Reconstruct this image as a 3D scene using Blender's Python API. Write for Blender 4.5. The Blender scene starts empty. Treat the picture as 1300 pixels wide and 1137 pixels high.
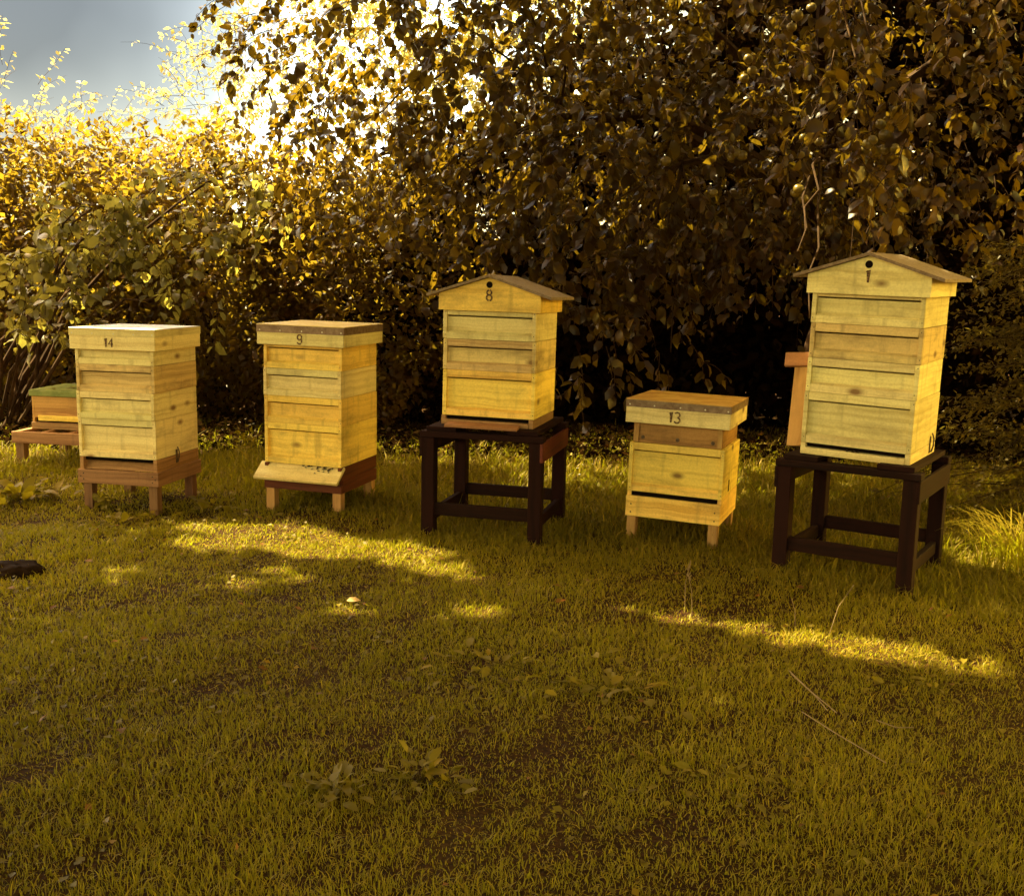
import bpy, bmesh, math, random
import numpy as np
from mathutils import Vector, Matrix
R = math.radians
rng = np.random.default_rng(7)
random.seed(7)
HAZE = 0
sc = bpy.context.scene
col = sc.collection

# ------------------------------------------------------------------ camera
H, PITCH, ROLL, F, W0, H0 = 1.262, R(9.02), R(1.18), 1347.0, 1300.0, 1137.0
cam_d = bpy.data.cameras.new('camera'); cam = bpy.data.objects.new('camera', cam_d); col.objects.link(cam)
cam_d.sensor_width = 36; cam_d.lens = 36 * F / W0; cam_d.clip_end = 500; cam_d.clip_start = .05
CM = Matrix.Translation((0, 0, H)) @ Matrix.Rotation(R(90) - PITCH, 4, 'X') @ Matrix.Rotation(ROLL, 4, 'Z')
cam.matrix_world = CM
sc.camera = cam

def ray(u, v):
    d = CM.to_3x3() @ Vector(((u - W0 / 2) / F, -(v - H0 / 2) / F, -1))
    return d
def at(u, v, y):                      # a point of the place seen at photo pixel (u, v), y metres away
    d = ray(u, v); return Vector((0, 0, H)) + d * (y / d.y)
def gpt(u, v):                        # the lawn under photo pixel (u, v)
    d = ray(u, v); p = Vector((0, 0, H)) + d * (-H / d.z); return p

def ground_z(x, y):
    x = np.asarray(x, float); y = np.asarray(y, float)
    z = .012 * np.sin(1.7 * x + .6) * np.cos(1.3 * y) + .008 * np.sin(4.1 * x + 2 * y) + .006 * np.cos(6.3 * y - 3 * x)
    z = z - .035 * np.exp(-((x + 2.2) ** 2 + (y - 5.6) ** 2) / .5)
    return z - .004
def gz(x, y): return float(ground_z(x, y))

# ------------------------------------------------------------------ object helpers
def tag(o, label=None, cat=None, group=None, kind=None):
    if label: o['label'] = label
    if cat: o['category'] = cat
    if group: o['group'] = group
    if kind: o['kind'] = kind
    return o
def empty(name, loc, rot=(0, 0, 0)):
    o = bpy.data.objects.new(name, None); o.empty_display_size = .1
    o.location = loc; o.rotation_euler = rot; col.objects.link(o); return o
def link(name, me, m, parent=None):
    o = bpy.data.objects.new(name, me); col.objects.link(o)
    if m is not None: me.materials.append(m)
    if parent is not None: o.parent = parent
    return o
def obj(name, bm, m, parent=None, smooth=False):
    me = bpy.data.meshes.new(name); bmesh.ops.recalc_face_normals(bm, faces=bm.faces); bm.to_mesh(me); bm.free()
    if smooth:
        me.shade_smooth()
    return link(name, me, m, parent)
def npmesh(name, V, faces_by_n, m, parent=None, smooth=False, attr=None):
    """faces_by_n: list of int arrays (n, k)"""
    me = bpy.data.meshes.new(name)
    V = np.ascontiguousarray(V, np.float32)
    me.vertices.add(len(V)); me.vertices.foreach_set('co', V.ravel())
    loops = np.concatenate([f.ravel() for f in faces_by_n]).astype(np.int32)
    tot = np.concatenate([np.full(len(f), f.shape[1], np.int32) for f in faces_by_n])
    st = np.concatenate([[0], np.cumsum(tot)[:-1]]).astype(np.int32)
    me.loops.add(len(loops)); me.loops.foreach_set('vertex_index', loops)
    me.polygons.add(len(tot)); me.polygons.foreach_set('loop_start', st); me.polygons.foreach_set('loop_total', tot)
    if smooth: me.polygons.foreach_set('use_smooth', np.ones(len(tot), bool))
    if attr is not None:
        for an, av in attr.items():
            a = me.attributes.new(an, 'FLOAT', 'POINT'); a.data.foreach_set('value', np.ascontiguousarray(av, np.float32))
    me.update(calc_edges=True); me.validate()
    return link(name, me, m, parent)

def box(bm, x0, x1, y0, y1, z0, z1, bev=.0016, mat=None):
    r = bmesh.ops.create_cube(bm, size=1)
    vs = r['verts']
    for v in vs:
        v.co = Vector(((x0 + x1) / 2 + v.co.x * (x1 - x0), (y0 + y1) / 2 + v.co.y * (y1 - y0), (z0 + z1) / 2 + v.co.z * (z1 - z0)))
    if bev:
        es = {e for v in vs for e in v.link_edges}
        g = bmesh.ops.bevel(bm, geom=list(es), offset=bev, segments=1, affect='EDGES')
        vs = list({v for f in g['faces'] for v in f.verts} | {v for v in vs if v.is_valid})
    if mat is not None:
        for v in vs: v.co = mat @ v.co
    return vs
def prism(bm, pts, y0, y1):           # polygon in the xz plane carried from y0 to y1
    a = [bm.verts.new((x, y0, z)) for x, z in pts]; b = [bm.verts.new((x, y1, z)) for x, z in pts]
    bm.faces.new(a); bm.faces.new(b[::-1])
    n = len(pts)
    for i in range(n): bm.faces.new((a[i], b[i], b[(i + 1) % n], a[(i + 1) % n]))
def tube(bm, pts, rad, n=6):
    rings = []
    pts = [Vector(p) for p in pts]
    for i, p in enumerate(pts):
        t = (pts[min(i + 1, len(pts) - 1)] - pts[max(i - 1, 0)]).normalized()
        a = t.cross(Vector((0, 0, 1))) if abs(t.z) < .9 else t.cross(Vector((1, 0, 0)))
        a.normalize(); b = t.cross(a)
        r = rad[i] if hasattr(rad, '__len__') else rad
        rings.append([bm.verts.new(p + (a * math.cos(2 * math.pi * k / n) + b * math.sin(2 * math.pi * k / n)) * r) for k in range(n)])
    for i in range(len(rings) - 1):
        for k in range(n):
            bm.faces.new((rings[i][k], rings[i][(k + 1) % n], rings[i + 1][(k + 1) % n], rings[i + 1][k]))
    bm.faces.new(rings[0]); bm.faces.new(rings[-1][::-1])

def nails(b, pts, r=.003, depth=.0016, seg=8):
    """nail heads on a front face, second material of the same mesh"""
    for p in pts:
        old = set(b.faces)
        bmesh.ops.create_cone(b, cap_ends=True, segments=seg, radius1=r, radius2=r * .9, depth=depth, matrix=Matrix.Translation(p) @ Matrix.Rotation(R(90), 4, 'X'))
        for f in b.faces:
            if f not in old: f.material_index = 1
def addmat(o, m): o.data.materials.append(m); return o
def absorb(b, other):
    me = bpy.data.meshes.new('x'); other.to_mesh(me); other.free(); b.from_mesh(me); bpy.data.meshes.remove(me); return b

# ------------------------------------------------------------------ materials
def mat(name):
    m = bpy.data.materials.new(name); m.use_nodes = True
    nt = m.node_tree; b = nt.nodes['Principled BSDF']; return m, nt, b
def nd(nt, t, **k):
    n = nt.nodes.new(t)
    for a, v in k.items(): setattr(n, a, v)
    return n
def ramp(nt, stops):
    r = nd(nt, 'ShaderNodeValToRGB'); e = r.color_ramp.elements
    while len(e) < len(stops): e.new(.5)
    for el, (p, c) in zip(e, stops):
        el.position = p; el.color = (*c, 1) if len(c) == 3 else c
    return r
def mixc(nt, fac, a, b, blend='MIX'):
    n = nd(nt, 'ShaderNodeMix', data_type='RGBA', blend_type=blend)
    L = nt.links
    for sock, v in ((n.inputs[0], fac), (n.inputs[6], a), (n.inputs[7], b)):
        if hasattr(v, 'is_linked'): L.new(v, sock)
        elif isinstance(v, (int, float)): sock.default_value = v
        else: sock.default_value = (*v, 1)
    return n.outputs[2]
def math_(nt, op, a, b=None, c=None):
    n = nd(nt, 'ShaderNodeMath', operation=op)
    for s, v in zip(n.inputs, (a, b, c)):
        if v is None: continue
        if hasattr(v, 'is_linked'): nt.links.new(v, s)
        else: s.default_value = v
    return n.outputs[0]

def wood(name, light, dark, grain='H', knots=.5, stain=.5, rough=.62, stain_col=(.16, .075, .025), scale=1.0, vary=.18):
    m, nt, b = mat(name); L = nt.links
    tc = nd(nt, 'ShaderNodeTexCoord'); oi = nd(nt, 'ShaderNodeObjectInfo')
    off = nd(nt, 'ShaderNodeVectorMath', operation='ADD')
    sc_ = nd(nt, 'ShaderNodeVectorMath', operation='SCALE'); cb = nd(nt, 'ShaderNodeCombineXYZ')
    for i, f in enumerate((7.3, 3.1, 5.7)):
        L.new(math_(nt, 'MULTIPLY', oi.outputs['Random'], f), cb.inputs[i])
    L.new(tc.outputs['Object'], off.inputs[0]); L.new(cb.outputs[0], off.inputs[1])
    # warp so that the grain wanders
    wn = nd(nt, 'ShaderNodeTexNoise'); wn.inputs['Scale'].default_value = 5; L.new(off.outputs[0], wn.inputs['Vector'])
    wv = nd(nt, 'ShaderNodeVectorMath', operation='SCALE'); L.new(wn.outputs['Color'], wv.inputs[0]); wv.inputs['Scale'].default_value = .035
    ad = nd(nt, 'ShaderNodeVectorMath', operation='ADD'); L.new(off.outputs[0], ad.inputs[0]); L.new(wv.outputs[0], ad.inputs[1])
    mp = nd(nt, 'ShaderNodeMapping'); L.new(ad.outputs[0], mp.inputs['Vector'])
    mp.inputs['Scale'].default_value = {'H': (1.2, 1.2, 55), 'V': (40, 40, 1.2), 'Y': (45, 1.2, 45)}[grain]
    g = nd(nt, 'ShaderNodeTexNoise'); g.inputs['Scale'].default_value = scale; g.inputs['Detail'].default_value = 5
    g.inputs['Roughness'].default_value = .6; L.new(mp.outputs[0], g.inputs['Vector'])
    r = ramp(nt, [(.3, dark), (.52, light), (.75, tuple(min(1, c * 1.12) for c in light))]); L.new(g.outputs['Fac'], r.inputs[0])
    c = r.outputs[0]
    # knots
    if knots:
        km = nd(nt, 'ShaderNodeMapping'); L.new(off.outputs[0], km.inputs['Vector'])
        km.inputs['Scale'].default_value = {'H': (3.2, 3.2, 6.2), 'V': (9, 9, 2.5), 'Y': (6, 3, 6)}[grain]
        vo = nd(nt, 'ShaderNodeTexVoronoi'); vo.inputs['Scale'].default_value = 1.0; L.new(km.outputs[0], vo.inputs['Vector'])
        kr = ramp(nt, [(.05, (1, 1, 1)), (.085, (.55, .55, .55)), (.14, (0, 0, 0))]); L.new(vo.outputs['Distance'], kr.inputs[0])
        c = mixc(nt, math_(nt, 'MULTIPLY', kr.outputs[0], knots), c, (.17, .075, .022))
    if stain:
        s = nd(nt, 'ShaderNodeTexNoise'); s.inputs['Scale'].default_value = 3.6; s.inputs['Detail'].default_value = 7; s.inputs['Roughness'].default_value = .68
        sm = nd(nt, 'ShaderNodeMapping'); L.new(off.outputs[0], sm.inputs['Vector']); sm.inputs['Scale'].default_value = (1, 1, 2.2) if grain != 'V' else (2, 2, 1)
        L.new(sm.outputs[0], s.inputs['Vector'])
        sr = ramp(nt, [(.5, (0, 0, 0)), (.78, (1, 1, 1))]); L.new(s.outputs['Fac'], sr.inputs[0])
        c = mixc(nt, math_(nt, 'MULTIPLY', sr.outputs[0], stain), c, stain_col)
    if grain == 'H' and stain:
        dm = nd(nt, 'ShaderNodeMapping'); L.new(off.outputs[0], dm.inputs['Vector']); dm.inputs['Scale'].default_value = (22, 22, 3.0)
        dn = nd(nt, 'ShaderNodeTexNoise'); dn.inputs['Scale'].default_value = 1; dn.inputs['Detail'].default_value = 4; L.new(dm.outputs[0], dn.inputs['Vector'])
        dr = ramp(nt, [(.56, (0, 0, 0)), (.74, (1, 1, 1))]); L.new(dn.outputs['Fac'], dr.inputs[0])
        c = mixc(nt, math_(nt, 'MULTIPLY', dr.outputs[0], stain * .8), c, tuple(a * .5 + b_ * .3 for a, b_ in zip(stain_col, light)))
        gn = nd(nt, 'ShaderNodeTexNoise'); gn.inputs['Scale'].default_value = 120; gn.inputs['Detail'].default_value = 3; L.new(off.outputs[0], gn.inputs['Vector'])
        gr = ramp(nt, [(.36, (.78, .76, .74)), (.6, (1.04, 1.04, 1.04))]); L.new(gn.outputs['Fac'], gr.inputs[0]); c = mixc(nt, .4, c, mixc(nt, 1.0, c, gr.outputs[0], 'MULTIPLY'))
    hv = nd(nt, 'ShaderNodeHueSaturation'); L.new(c, hv.inputs['Color'])
    L.new(math_(nt, 'MULTIPLY_ADD', oi.outputs['Random'], vary, 1 - vary * .5), hv.inputs['Value'])
    L.new(math_(nt, 'MULTIPLY_ADD', math_(nt, 'FRACT', math_(nt, 'MULTIPLY', oi.outputs['Random'], 17.3)), .02, .49), hv.inputs['Hue'])
    L.new(hv.outputs[0], b.inputs['Base Color'])
    b.inputs['Roughness'].default_value = rough; b.inputs['Specular IOR Level'].default_value = .3 if rough < .7 else .12
    bp = nd(nt, 'ShaderNodeBump'); bp.inputs['Strength'].default_value = .25; bp.inputs['Distance'].default_value = .002
    L.new(g.outputs['Fac'], bp.inputs['Height']); L.new(bp.outputs[0], b.inputs['Normal'])
    return m

M = {}
M['pine'] = wood('pine', (.77, .65, .28), (.61, .47, .17), stain=.55, vary=.24, knots=.9)
M['pine_warm'] = wood('pine_warm', (.90, .62, .13), (.70, .42, .065), stain=.65, vary=.24, knots=.9)
M['pine_aged'] = wood('pine_aged', (.70, .51, .20), (.48, .31, .10), stain=.85, vary=.2, knots=.9, stain_col=(.14, .07, .03))
M['pine_old'] = wood('pine_old', (.40, .19, .06), (.20, .08, .02), stain=.8, stain_col=(.08, .035, .014))
M['pine_leg'] = wood('pine_leg', (.50, .28, .09), (.28, .13, .035), grain='V', stain=.5)
M['brown_leg'] = wood('brown_leg', (.20, .095, .04), (.10, .042, .018), grain='V', stain=.5, stain_col=(.05, .025, .012))
M['brown'] = wood('brown', (.34, .18, .075), (.19, .085, .03), stain=.6, stain_col=(.06, .03, .015))
M['redbrown'] = wood('redbrown', (.12, .024, .007), (.06, .011, .004), stain=.5, stain_col=(.06, .02, .01))
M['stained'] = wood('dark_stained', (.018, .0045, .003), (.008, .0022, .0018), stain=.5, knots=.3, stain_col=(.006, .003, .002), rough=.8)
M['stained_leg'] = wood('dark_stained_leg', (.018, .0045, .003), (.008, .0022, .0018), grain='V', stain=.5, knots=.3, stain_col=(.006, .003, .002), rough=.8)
M['ochre'] = wood('ochre_wood', (.50, .29, .08), (.32, .16, .04), stain=.5)
M['floorboard'] = wood('floorboard', (.36, .18, .07), (.2, .085, .03), stain=.6)

def metal(name, c1, c2, rough=.5, metallic=.5, sc_=9):
    m, nt, b = mat(name); L = nt.links
    tc = nd(nt, 'ShaderNodeTexCoord'); n = nd(nt, 'ShaderNodeTexNoise'); n.inputs['Scale'].default_value = sc_; n.inputs['Detail'].default_value = 8
    n.inputs['Roughness'].default_value = .7
    L.new(tc.outputs['Object'], n.inputs['Vector'])
    r = ramp(nt, [(.38, c1), (.66, c2)]); L.new(n.outputs['Fac'], r.inputs[0]); L.new(r.outputs[0], b.inputs['Base Color'])
    rr = ramp(nt, [(.3, (rough + .15,) * 3), (.7, (rough - .12,) * 3)]); L.new(n.outputs['Fac'], rr.inputs[0]); L.new(rr.outputs[0], b.inputs['Roughness'])
    b.inputs['Metallic'].default_value = metallic
    bp = nd(nt, 'ShaderNodeBump'); bp.inputs['Strength'].default_value = .15; bp.inputs['Distance'].default_value = .004
    L.new(n.outputs['Fac'], bp.inputs['Height']); L.new(bp.outputs[0], b.inputs['Normal'])
    return m
M['zinc'] = metal('zinc_sheet', (.55, .52, .44), (.72, .69, .60), .45, .35)
M['zinc_yellow'] = metal('weathered_sheet', (.58, .42, .11), (.78, .60, .20), .5, 0)
M['zinc_rust'] = metal('rusting_sheet', (.42, .21, .04), (.66, .42, .09), .5, 0, 7)
M['zinc_edge'] = metal('sheet_edge', (.16, .095, .055), (.28, .19, .12), .5, .3, 30)
M['felt'] = metal('roof_felt', (.16, .105, .06), (.27, .19, .115), .85, 0, 60)
M['green_sheet'] = metal('green_sheet', (.13, .17, .03), (.24, .27, .06), .55, 0)
M['iron'] = metal('iron', (.06, .035, .02), (.18, .13, .09), .5, .7, 40)
def plain(name, c, rough=.6, spec=.3):
    m, nt, b = mat(name); b.inputs['Base Color'].default_value = (*c, 1); b.inputs['Roughness'].default_value = rough
    b.inputs['Specular IOR Level'].default_value = spec; return m
M['dark'] = plain('dark_gap', (.008, .005, .003), .9, .05)
m, nt_, b_ = mat('number_paint'); t_ = nd(nt_, 'ShaderNodeTexCoord'); n_ = nd(nt_, 'ShaderNodeTexNoise'); n_.inputs['Scale'].default_value = 130; n_.inputs['Detail'].default_value = 5
nt_.links.new(t_.outputs['Object'], n_.inputs['Vector']); r_ = ramp(nt_, [(.45, (.06, .022, .01)), (.72, (.42, .26, .09))]); nt_.links.new(n_.outputs['Fac'], r_.inputs[0]); nt_.links.new(r_.outputs[0], b_.inputs['Base Color']); b_.inputs['Roughness'].default_value = .8
M['paint'] = m
M['bee'] = plain('bee_body', (.045, .02, .006), .5)
M['wing'] = plain('bee_wing', (.3, .22, .13), .3)
M['petal'] = plain('white_petal', (.75, .72, .62), .6)
M['yellow_petal'] = plain('yellow_petal', (.65, .5, .05), .6)
M['nail'] = plain('nail_head', (.05, .028, .016), .5)

def leafmat(name, dark, light, trans, tf=.42, rough=.38, spec=.5):
    m, nt, b = mat(name); L = nt.links
    at_ = nd(nt, 'ShaderNodeAttribute', attribute_name='tone')
    r = ramp(nt, [(0, dark), (.75, light), (1, tuple(c * f for c, f in zip(light, (1.7, 1.25, .7))))]); L.new(at_.outputs['Fac'], r.inputs[0])
    geo = nd(nt, 'ShaderNodeNewGeometry')
    c = mixc(nt, math_(nt, 'MULTIPLY', geo.outputs['Backfacing'], .35), r.outputs[0], tuple(x * 1.6 + .01 for x in light))
    L.new(c, b.inputs['Base Color']); b.inputs['Roughness'].default_value = rough; b.inputs['Specular IOR Level'].default_value = spec
    t = nd(nt, 'ShaderNodeBsdfTranslucent'); tr = ramp(nt, [(0, tuple(x * .7 for x in trans)), (1, trans)]); L.new(at_.outputs['Fac'], tr.inputs[0]); L.new(tr.outputs[0], t.inputs['Color'])
    mx = nd(nt, 'ShaderNodeMixShader'); mx.inputs[0].default_value = tf
    L.new(b.outputs[0], mx.inputs[1]); L.new(t.outputs[0], mx.inputs[2])
    L.new(mx.outputs[0], nt.nodes['Material Output'].inputs['Surface'])
    return m
M['apple_leaf'] = leafmat('apple_leaf', (.005, .0014, .0004), (.015, .0042, .0008), (.33, .205, .012), .31, .34, .27)
M['hedge_leaf'] = leafmat('hedge_leaf', (.018, .006, .0012), (.050, .021, .003), (.42, .28, .022), .42, .42, .22)
M['hazel_leaf'] = leafmat('hazel_leaf', (.035, .028, .006), (.09, .075, .014), (.45, .40, .07), .42)
M['far_leaf'] = leafmat('far_leaf', (.10, .085, .022), (.22, .19, .06), (.70, .62, .20), .55)  # paled so the leaf colour stands in for bright haze
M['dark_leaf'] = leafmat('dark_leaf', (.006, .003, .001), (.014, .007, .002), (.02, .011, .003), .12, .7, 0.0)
M['cotoneaster'] = leafmat('cotoneaster_leaf', (.035, .022, .004), (.12, .085, .012), (.34, .25, .03), .35, .45, .25)
M['weed_leaf'] = leafmat('weed_leaf', (.06, .035, .003), (.17, .125, .005), (.36, .30, .012), .35, .55, .2)
M['grass'] = leafmat('grass_blade', (.072, .033, .0025), (.205, .150, .004), (.42, .40, .01), .36, .55, .2)
M['dry'] = leafmat('dry_stalk', (.28, .19, .09), (.5, .36, .18), (.4, .28, .12), .2, .6, .2)
M['litter'] = leafmat('leaf_litter', (.09, .035, .008), (.26, .12, .022), (.2, .1, .02), .2, .6, .2)
M['bark'] = wood('bark', (.045, .022, .011), (.018, .009, .005), grain='V', knots=0, stain=.4, rough=.9)
M['twig'] = wood('twig', (.16, .085, .045), (.07, .034, .018), grain='V', knots=0, stain=.3, rough=.8)
def applemat():
    m, nt, b = mat('apple_skin'); L = nt.links
    tc = nd(nt, 'ShaderNodeTexCoord'); n = nd(nt, 'ShaderNodeTexNoise'); n.inputs['Scale'].default_value = 18; L.new(tc.outputs['Object'], n.inputs['Vector'])
    r = ramp(nt, [(.35, (.09, .06, .008)), (.7, (.17, .12, .014))]); L.new(n.outputs['Fac'], r.inputs[0]); L.new(r.outputs[0], b.inputs['Base Color'])
    b.inputs['Roughness'].default_value = .35; return m
M['apple'] = applemat()
def soilmat():
    m, nt, b = mat('soil_and_thatch'); L = nt.links
    tc = nd(nt, 'ShaderNodeTexCoord')
    n1 = nd(nt, 'ShaderNodeTexNoise'); n1.inputs['Scale'].default_value = 1.6; n1.inputs['Detail'].default_value = 4; L.new(tc.outputs['Object'], n1.inputs['Vector'])
    n2 = nd(nt, 'ShaderNodeTexNoise'); n2.inputs['Scale'].default_value = 70; n2.inputs['Detail'].default_value = 6; L.new(tc.outputs['Object'], n2.inputs['Vector'])
    r1 = ramp(nt, [(.35, (.036, .014, .004)), (.65, (.058, .030, .005))]); L.new(n1.outputs['Fac'], r1.inputs[0])
    r2 = ramp(nt, [(.3, (.35, .35, .35)), (.7, (1.3, 1.2, 1.0))]); L.new(n2.outputs['Fac'], r2.inputs[0])
    L.new(mixc(nt, 1.0, r1.outputs[0], r2.outputs[0], 'MULTIPLY'), b.inputs['Base Color'])
    b.inputs['Roughness'].default_value = .95; b.inputs['Specular IOR Level'].default_value = .1
    bp = nd(nt, 'ShaderNodeBump'); bp.inputs['Distance'].default_value = .02; bp.inputs['Strength'].default_value = .8; L.new(n2.outputs['Fac'], bp.inputs['Height']); L.new(bp.outputs[0], b.inputs['Normal'])
    return m
M['soil'] = soilmat(); M['dark_soil'] = plain('dark_soil', (.016, .008, .004), .95, .05)

# ------------------------------------------------------------------ sun and sky
SUN_AZ, SUN_EL = R(158), R(54)          # the sun stands behind the hedge, to the left
SDIR = Vector((math.cos(SUN_AZ) * math.cos(SUN_EL), math.sin(SUN_AZ) * math.cos(SUN_EL), math.sin(SUN_EL)))
sl = bpy.data.lights.new('sun', 'SUN'); sl.energy = 3.6; sl.angle = R(.53); sl.color = (1, .85, .42)
so = bpy.data.objects.new('sun', sl); col.objects.link(so); so.rotation_euler = SDIR.to_track_quat('Z', 'Y').to_euler(); so.location = SDIR * 30
wd = bpy.data.worlds.new('World'); sc.world = wd; wd.use_nodes = True
nt = wd.node_tree; L = nt.links; bg = nt.nodes['Background']
sky = nd(nt, 'ShaderNodeTexSky', sky_type='NISHITA'); sky.sun_disc = False
sky.sun_elevation = SUN_EL; sky.sun_rotation = math.atan2(SDIR.x, SDIR.y); sky.dust_density = 2.5; sky.air_density = 1.0; sky.ozone_density = .6
# evening sky: warm overhead, vignette dimming and a bright flare ring put in at upper left
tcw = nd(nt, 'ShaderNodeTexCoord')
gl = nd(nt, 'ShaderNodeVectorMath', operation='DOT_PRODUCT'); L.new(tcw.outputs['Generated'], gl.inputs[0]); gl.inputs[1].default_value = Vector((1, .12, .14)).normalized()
glr = ramp(nt, [(.45, (1.0, .67, .25)), (.92, (3.8, 1.8, .2))]); L.new(gl.outputs['Value'], glr.inputs[0])  # orange glow added on the right to warm the hives' right faces
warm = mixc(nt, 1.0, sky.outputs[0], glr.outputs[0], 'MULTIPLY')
dt = nd(nt, 'ShaderNodeVectorMath', operation='DOT_PRODUCT'); L.new(tcw.outputs['Generated'], dt.inputs[0])
cd = ray(-60, -120).normalized(); dt.inputs[1].default_value = cd
cn = nd(nt, 'ShaderNodeTexNoise'); cn.inputs['Scale'].default_value = 3; cn.inputs['Detail'].default_value = 4; L.new(tcw.outputs['Generated'], cn.inputs['Vector'])
cl = ramp(nt, [(.80, (1, 1, 1)), (.88, (.95, 1.18, 1.9)), (.945, (1.3, 1.75, 3.8)), (.978, (.20, .268, .58)), (1, (.06, .082, .185))]); L.new(math_(nt, 'MULTIPLY_ADD', cn.outputs['Fac'], .03, math_(nt, 'SUBTRACT', dt.outputs['Value'], .015)), cl.inputs[0])
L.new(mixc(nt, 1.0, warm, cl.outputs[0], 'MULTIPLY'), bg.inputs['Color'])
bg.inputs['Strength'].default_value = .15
sc.view_settings.view_transform = 'Standard'; sc.view_settings.look = 'None'; sc.view_settings.gamma = 1
sc.view_settings.exposure = 3.1
sc.cycles.use_denoising = True
sc.cycles.max_bounces = 8; sc.cycles.transparent_max_bounces = 8

# ------------------------------------------------------------------ ground
def make_ground():
    xs = np.concatenate([[-300, -120, -50, -25], np.arange(-12, 12.01, .12), [25, 50, 120, 300]])
    ys = np.concatenate([[-300, -120, -50, -20, -8], np.arange(-3, 14.01, .12), [25, 50, 120, 300]])
    X, Y = np.meshgrid(xs, ys); Z = ground_z(X, Y)
    Z = np.where((abs(X) > 11.9) | (Y > 13.9) | (Y < -3), -.01, Z)
    V = np.stack([X.ravel(), Y.ravel(), Z.ravel()], 1); nx, ny = len(xs), len(ys)
    i = (np.arange(ny - 1)[:, None] * nx + np.arange(nx - 1)[None]).ravel()
    f = np.stack([i, i + 1, i + 1 + nx, i + nx], 1)
    o = npmesh('lawn_ground', V, [f], M['soil'], smooth=True); tag(o, kind='structure')
make_ground()

def inpoly(P, x, y):
    x = np.asarray(x); y = np.asarray(y); c = np.zeros(x.shape, bool); n = len(P)
    for i in range(n):
        x0, y0 = P[i]; x1, y1 = P[(i + 1) % n]
        k = ((y0 > y) != (y1 > y)) & (x < (x1 - x0) * (y - y0) / (y1 - y0 + 1e-12) + x0); c ^= k
    return c
def gp(l): return [tuple(gpt(u, v)[:2]) for u, v in l]

def smooth_noise(x, y, f, seed):
    r = np.random.default_rng(seed); s = np.zeros_like(x)
    for _ in range(5):
        a = r.uniform(0, 6.28); k = f * r.uniform(.6, 1.6); s += np.sin(k * (x * np.cos(a) + y * np.sin(a)) + r.uniform(0, 6.28))
    return s / 5

def blades(P, hgt, wid, lean, az, tone, droop=.45):
    """P (n,3) roots; returns verts (n*5,3) and faces"""
    n = len(P)
    d = np.stack([np.cos(az), np.sin(az), np.zeros(n)], 1)        # lean direction
    fa = az + rng.uniform(-.9, .9, n) + np.pi / 2
    s = np.stack([np.cos(fa), np.sin(fa), np.zeros(n)], 1)
    up = np.array([0, 0, 1.])
    mid = P + up * (hgt * .55)[:, None] + d * (lean * hgt * .35)[:, None]
    tip = P + up * np.maximum(hgt * (1 - droop * lean * .35), .004)[:, None] + d * (lean * hgt)[:, None]
    w = wid[:, None] * s
    V = np.stack([P - w * .5, P + w * .5, mid + w * .45, mid - w * .45, tip], 1).reshape(-1, 3)
    i = np.arange(n) * 5
    return V, [np.stack([i, i + 1, i + 2, i + 3], 1), np.stack([i + 3, i + 2, i + 4], 1)], np.repeat(tone, 5)

def make_grass():
    Ps = []
    for y0, y1, dens in ((1.3, 2.6, 22000), (2.6, 3.8, 18000), (3.8, 5.2, 13000), (5.2, 7.0, 8000), (7.0, 9.2, 3500)):
        hw = .52 * y1 + .9
        n = int((y1 - y0) * 2 * hw * dens)
        x = rng.uniform(-hw, hw, n); y = rng.uniform(y0, y1, n)
        core = np.abs(x) < .52 * y + .15
        k = core | (rng.random(n) < .3)
        Ps.append(np.stack([x[k], y[k]], 1))
    P = np.concatenate(Ps); x, y = P[:, 0], P[:, 1]
    patch = smooth_noise(x, y, 5, 3); fine = smooth_noise(x, y, 19, 5); big = smooth_noise(x, y, 1.8, 9)
    keep = rng.random(len(x)) < np.clip(.95 + .5 * fine + .25 * patch, .35, 1)
    # bare shade under the trees
    keep &= rng.random(len(x)) < np.clip((9.3 - y) / 2.2, 0.05, 1)
    x, y, patch, fine, big = x[keep], y[keep], patch[keep], fine[keep], big[keep]
    n = len(x)
    far = np.clip((y - 4.6) / .8, 0, 1)
    near_line = y + .55 * x          # the hives stand along a slanting line; longer grass beyond it
    rough = np.clip((near_line - 4.75 + .5 * patch) / .7, 0, 1)
    h = rng.gamma(8, .020 / 8, n) * (1 + .45 * fine + .35 * patch) + rough * rng.gamma(3, .036 / 3, n)
    h = np.clip(h, .008, .16)
    tone = np.clip(.50 + .26 * big + .16 * patch + rng.normal(0, .17, n) - .45 * rough, 0, 1)  # grass beyond the hives toned darker: shade there put into blade colour
    dry = rng.random(n) < .05 + .06 * rough; tone[dry] = rng.uniform(.9, 1, dry.sum())
    wide = rng.random(n) < .07; thatch = rng.random(n) < .07
    lean_ = np.clip(rng.gamma(3, .22, n), .1, 1.6); lean_[thatch] = rng.uniform(2.2, 3.2, thatch.sum()); h[thatch] = rng.uniform(.008, .02, thatch.sum()); tone[thatch] = rng.uniform(.85, 1, thatch.sum())
    w = np.where(wide, 2.0, 1.0) * rng.uniform(.0015, .0036, n) * (1 + .35 * rough) * np.clip(y / 3.6, .8, 1.6)
    V, F_, T = blades(np.stack([x, y, ground_z(x, y) - .003], 1), h, w, lean_, rng.uniform(0, 6.28, n), tone)
    o = npmesh('lawn_grass', V, F_, M['grass'], attr={'tone': T})
    tag(o, 'short olive green lawn grass growing in front of and between the hives', 'grass', kind='stuff')
    print('grass blades', n)
make_grass()

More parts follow.
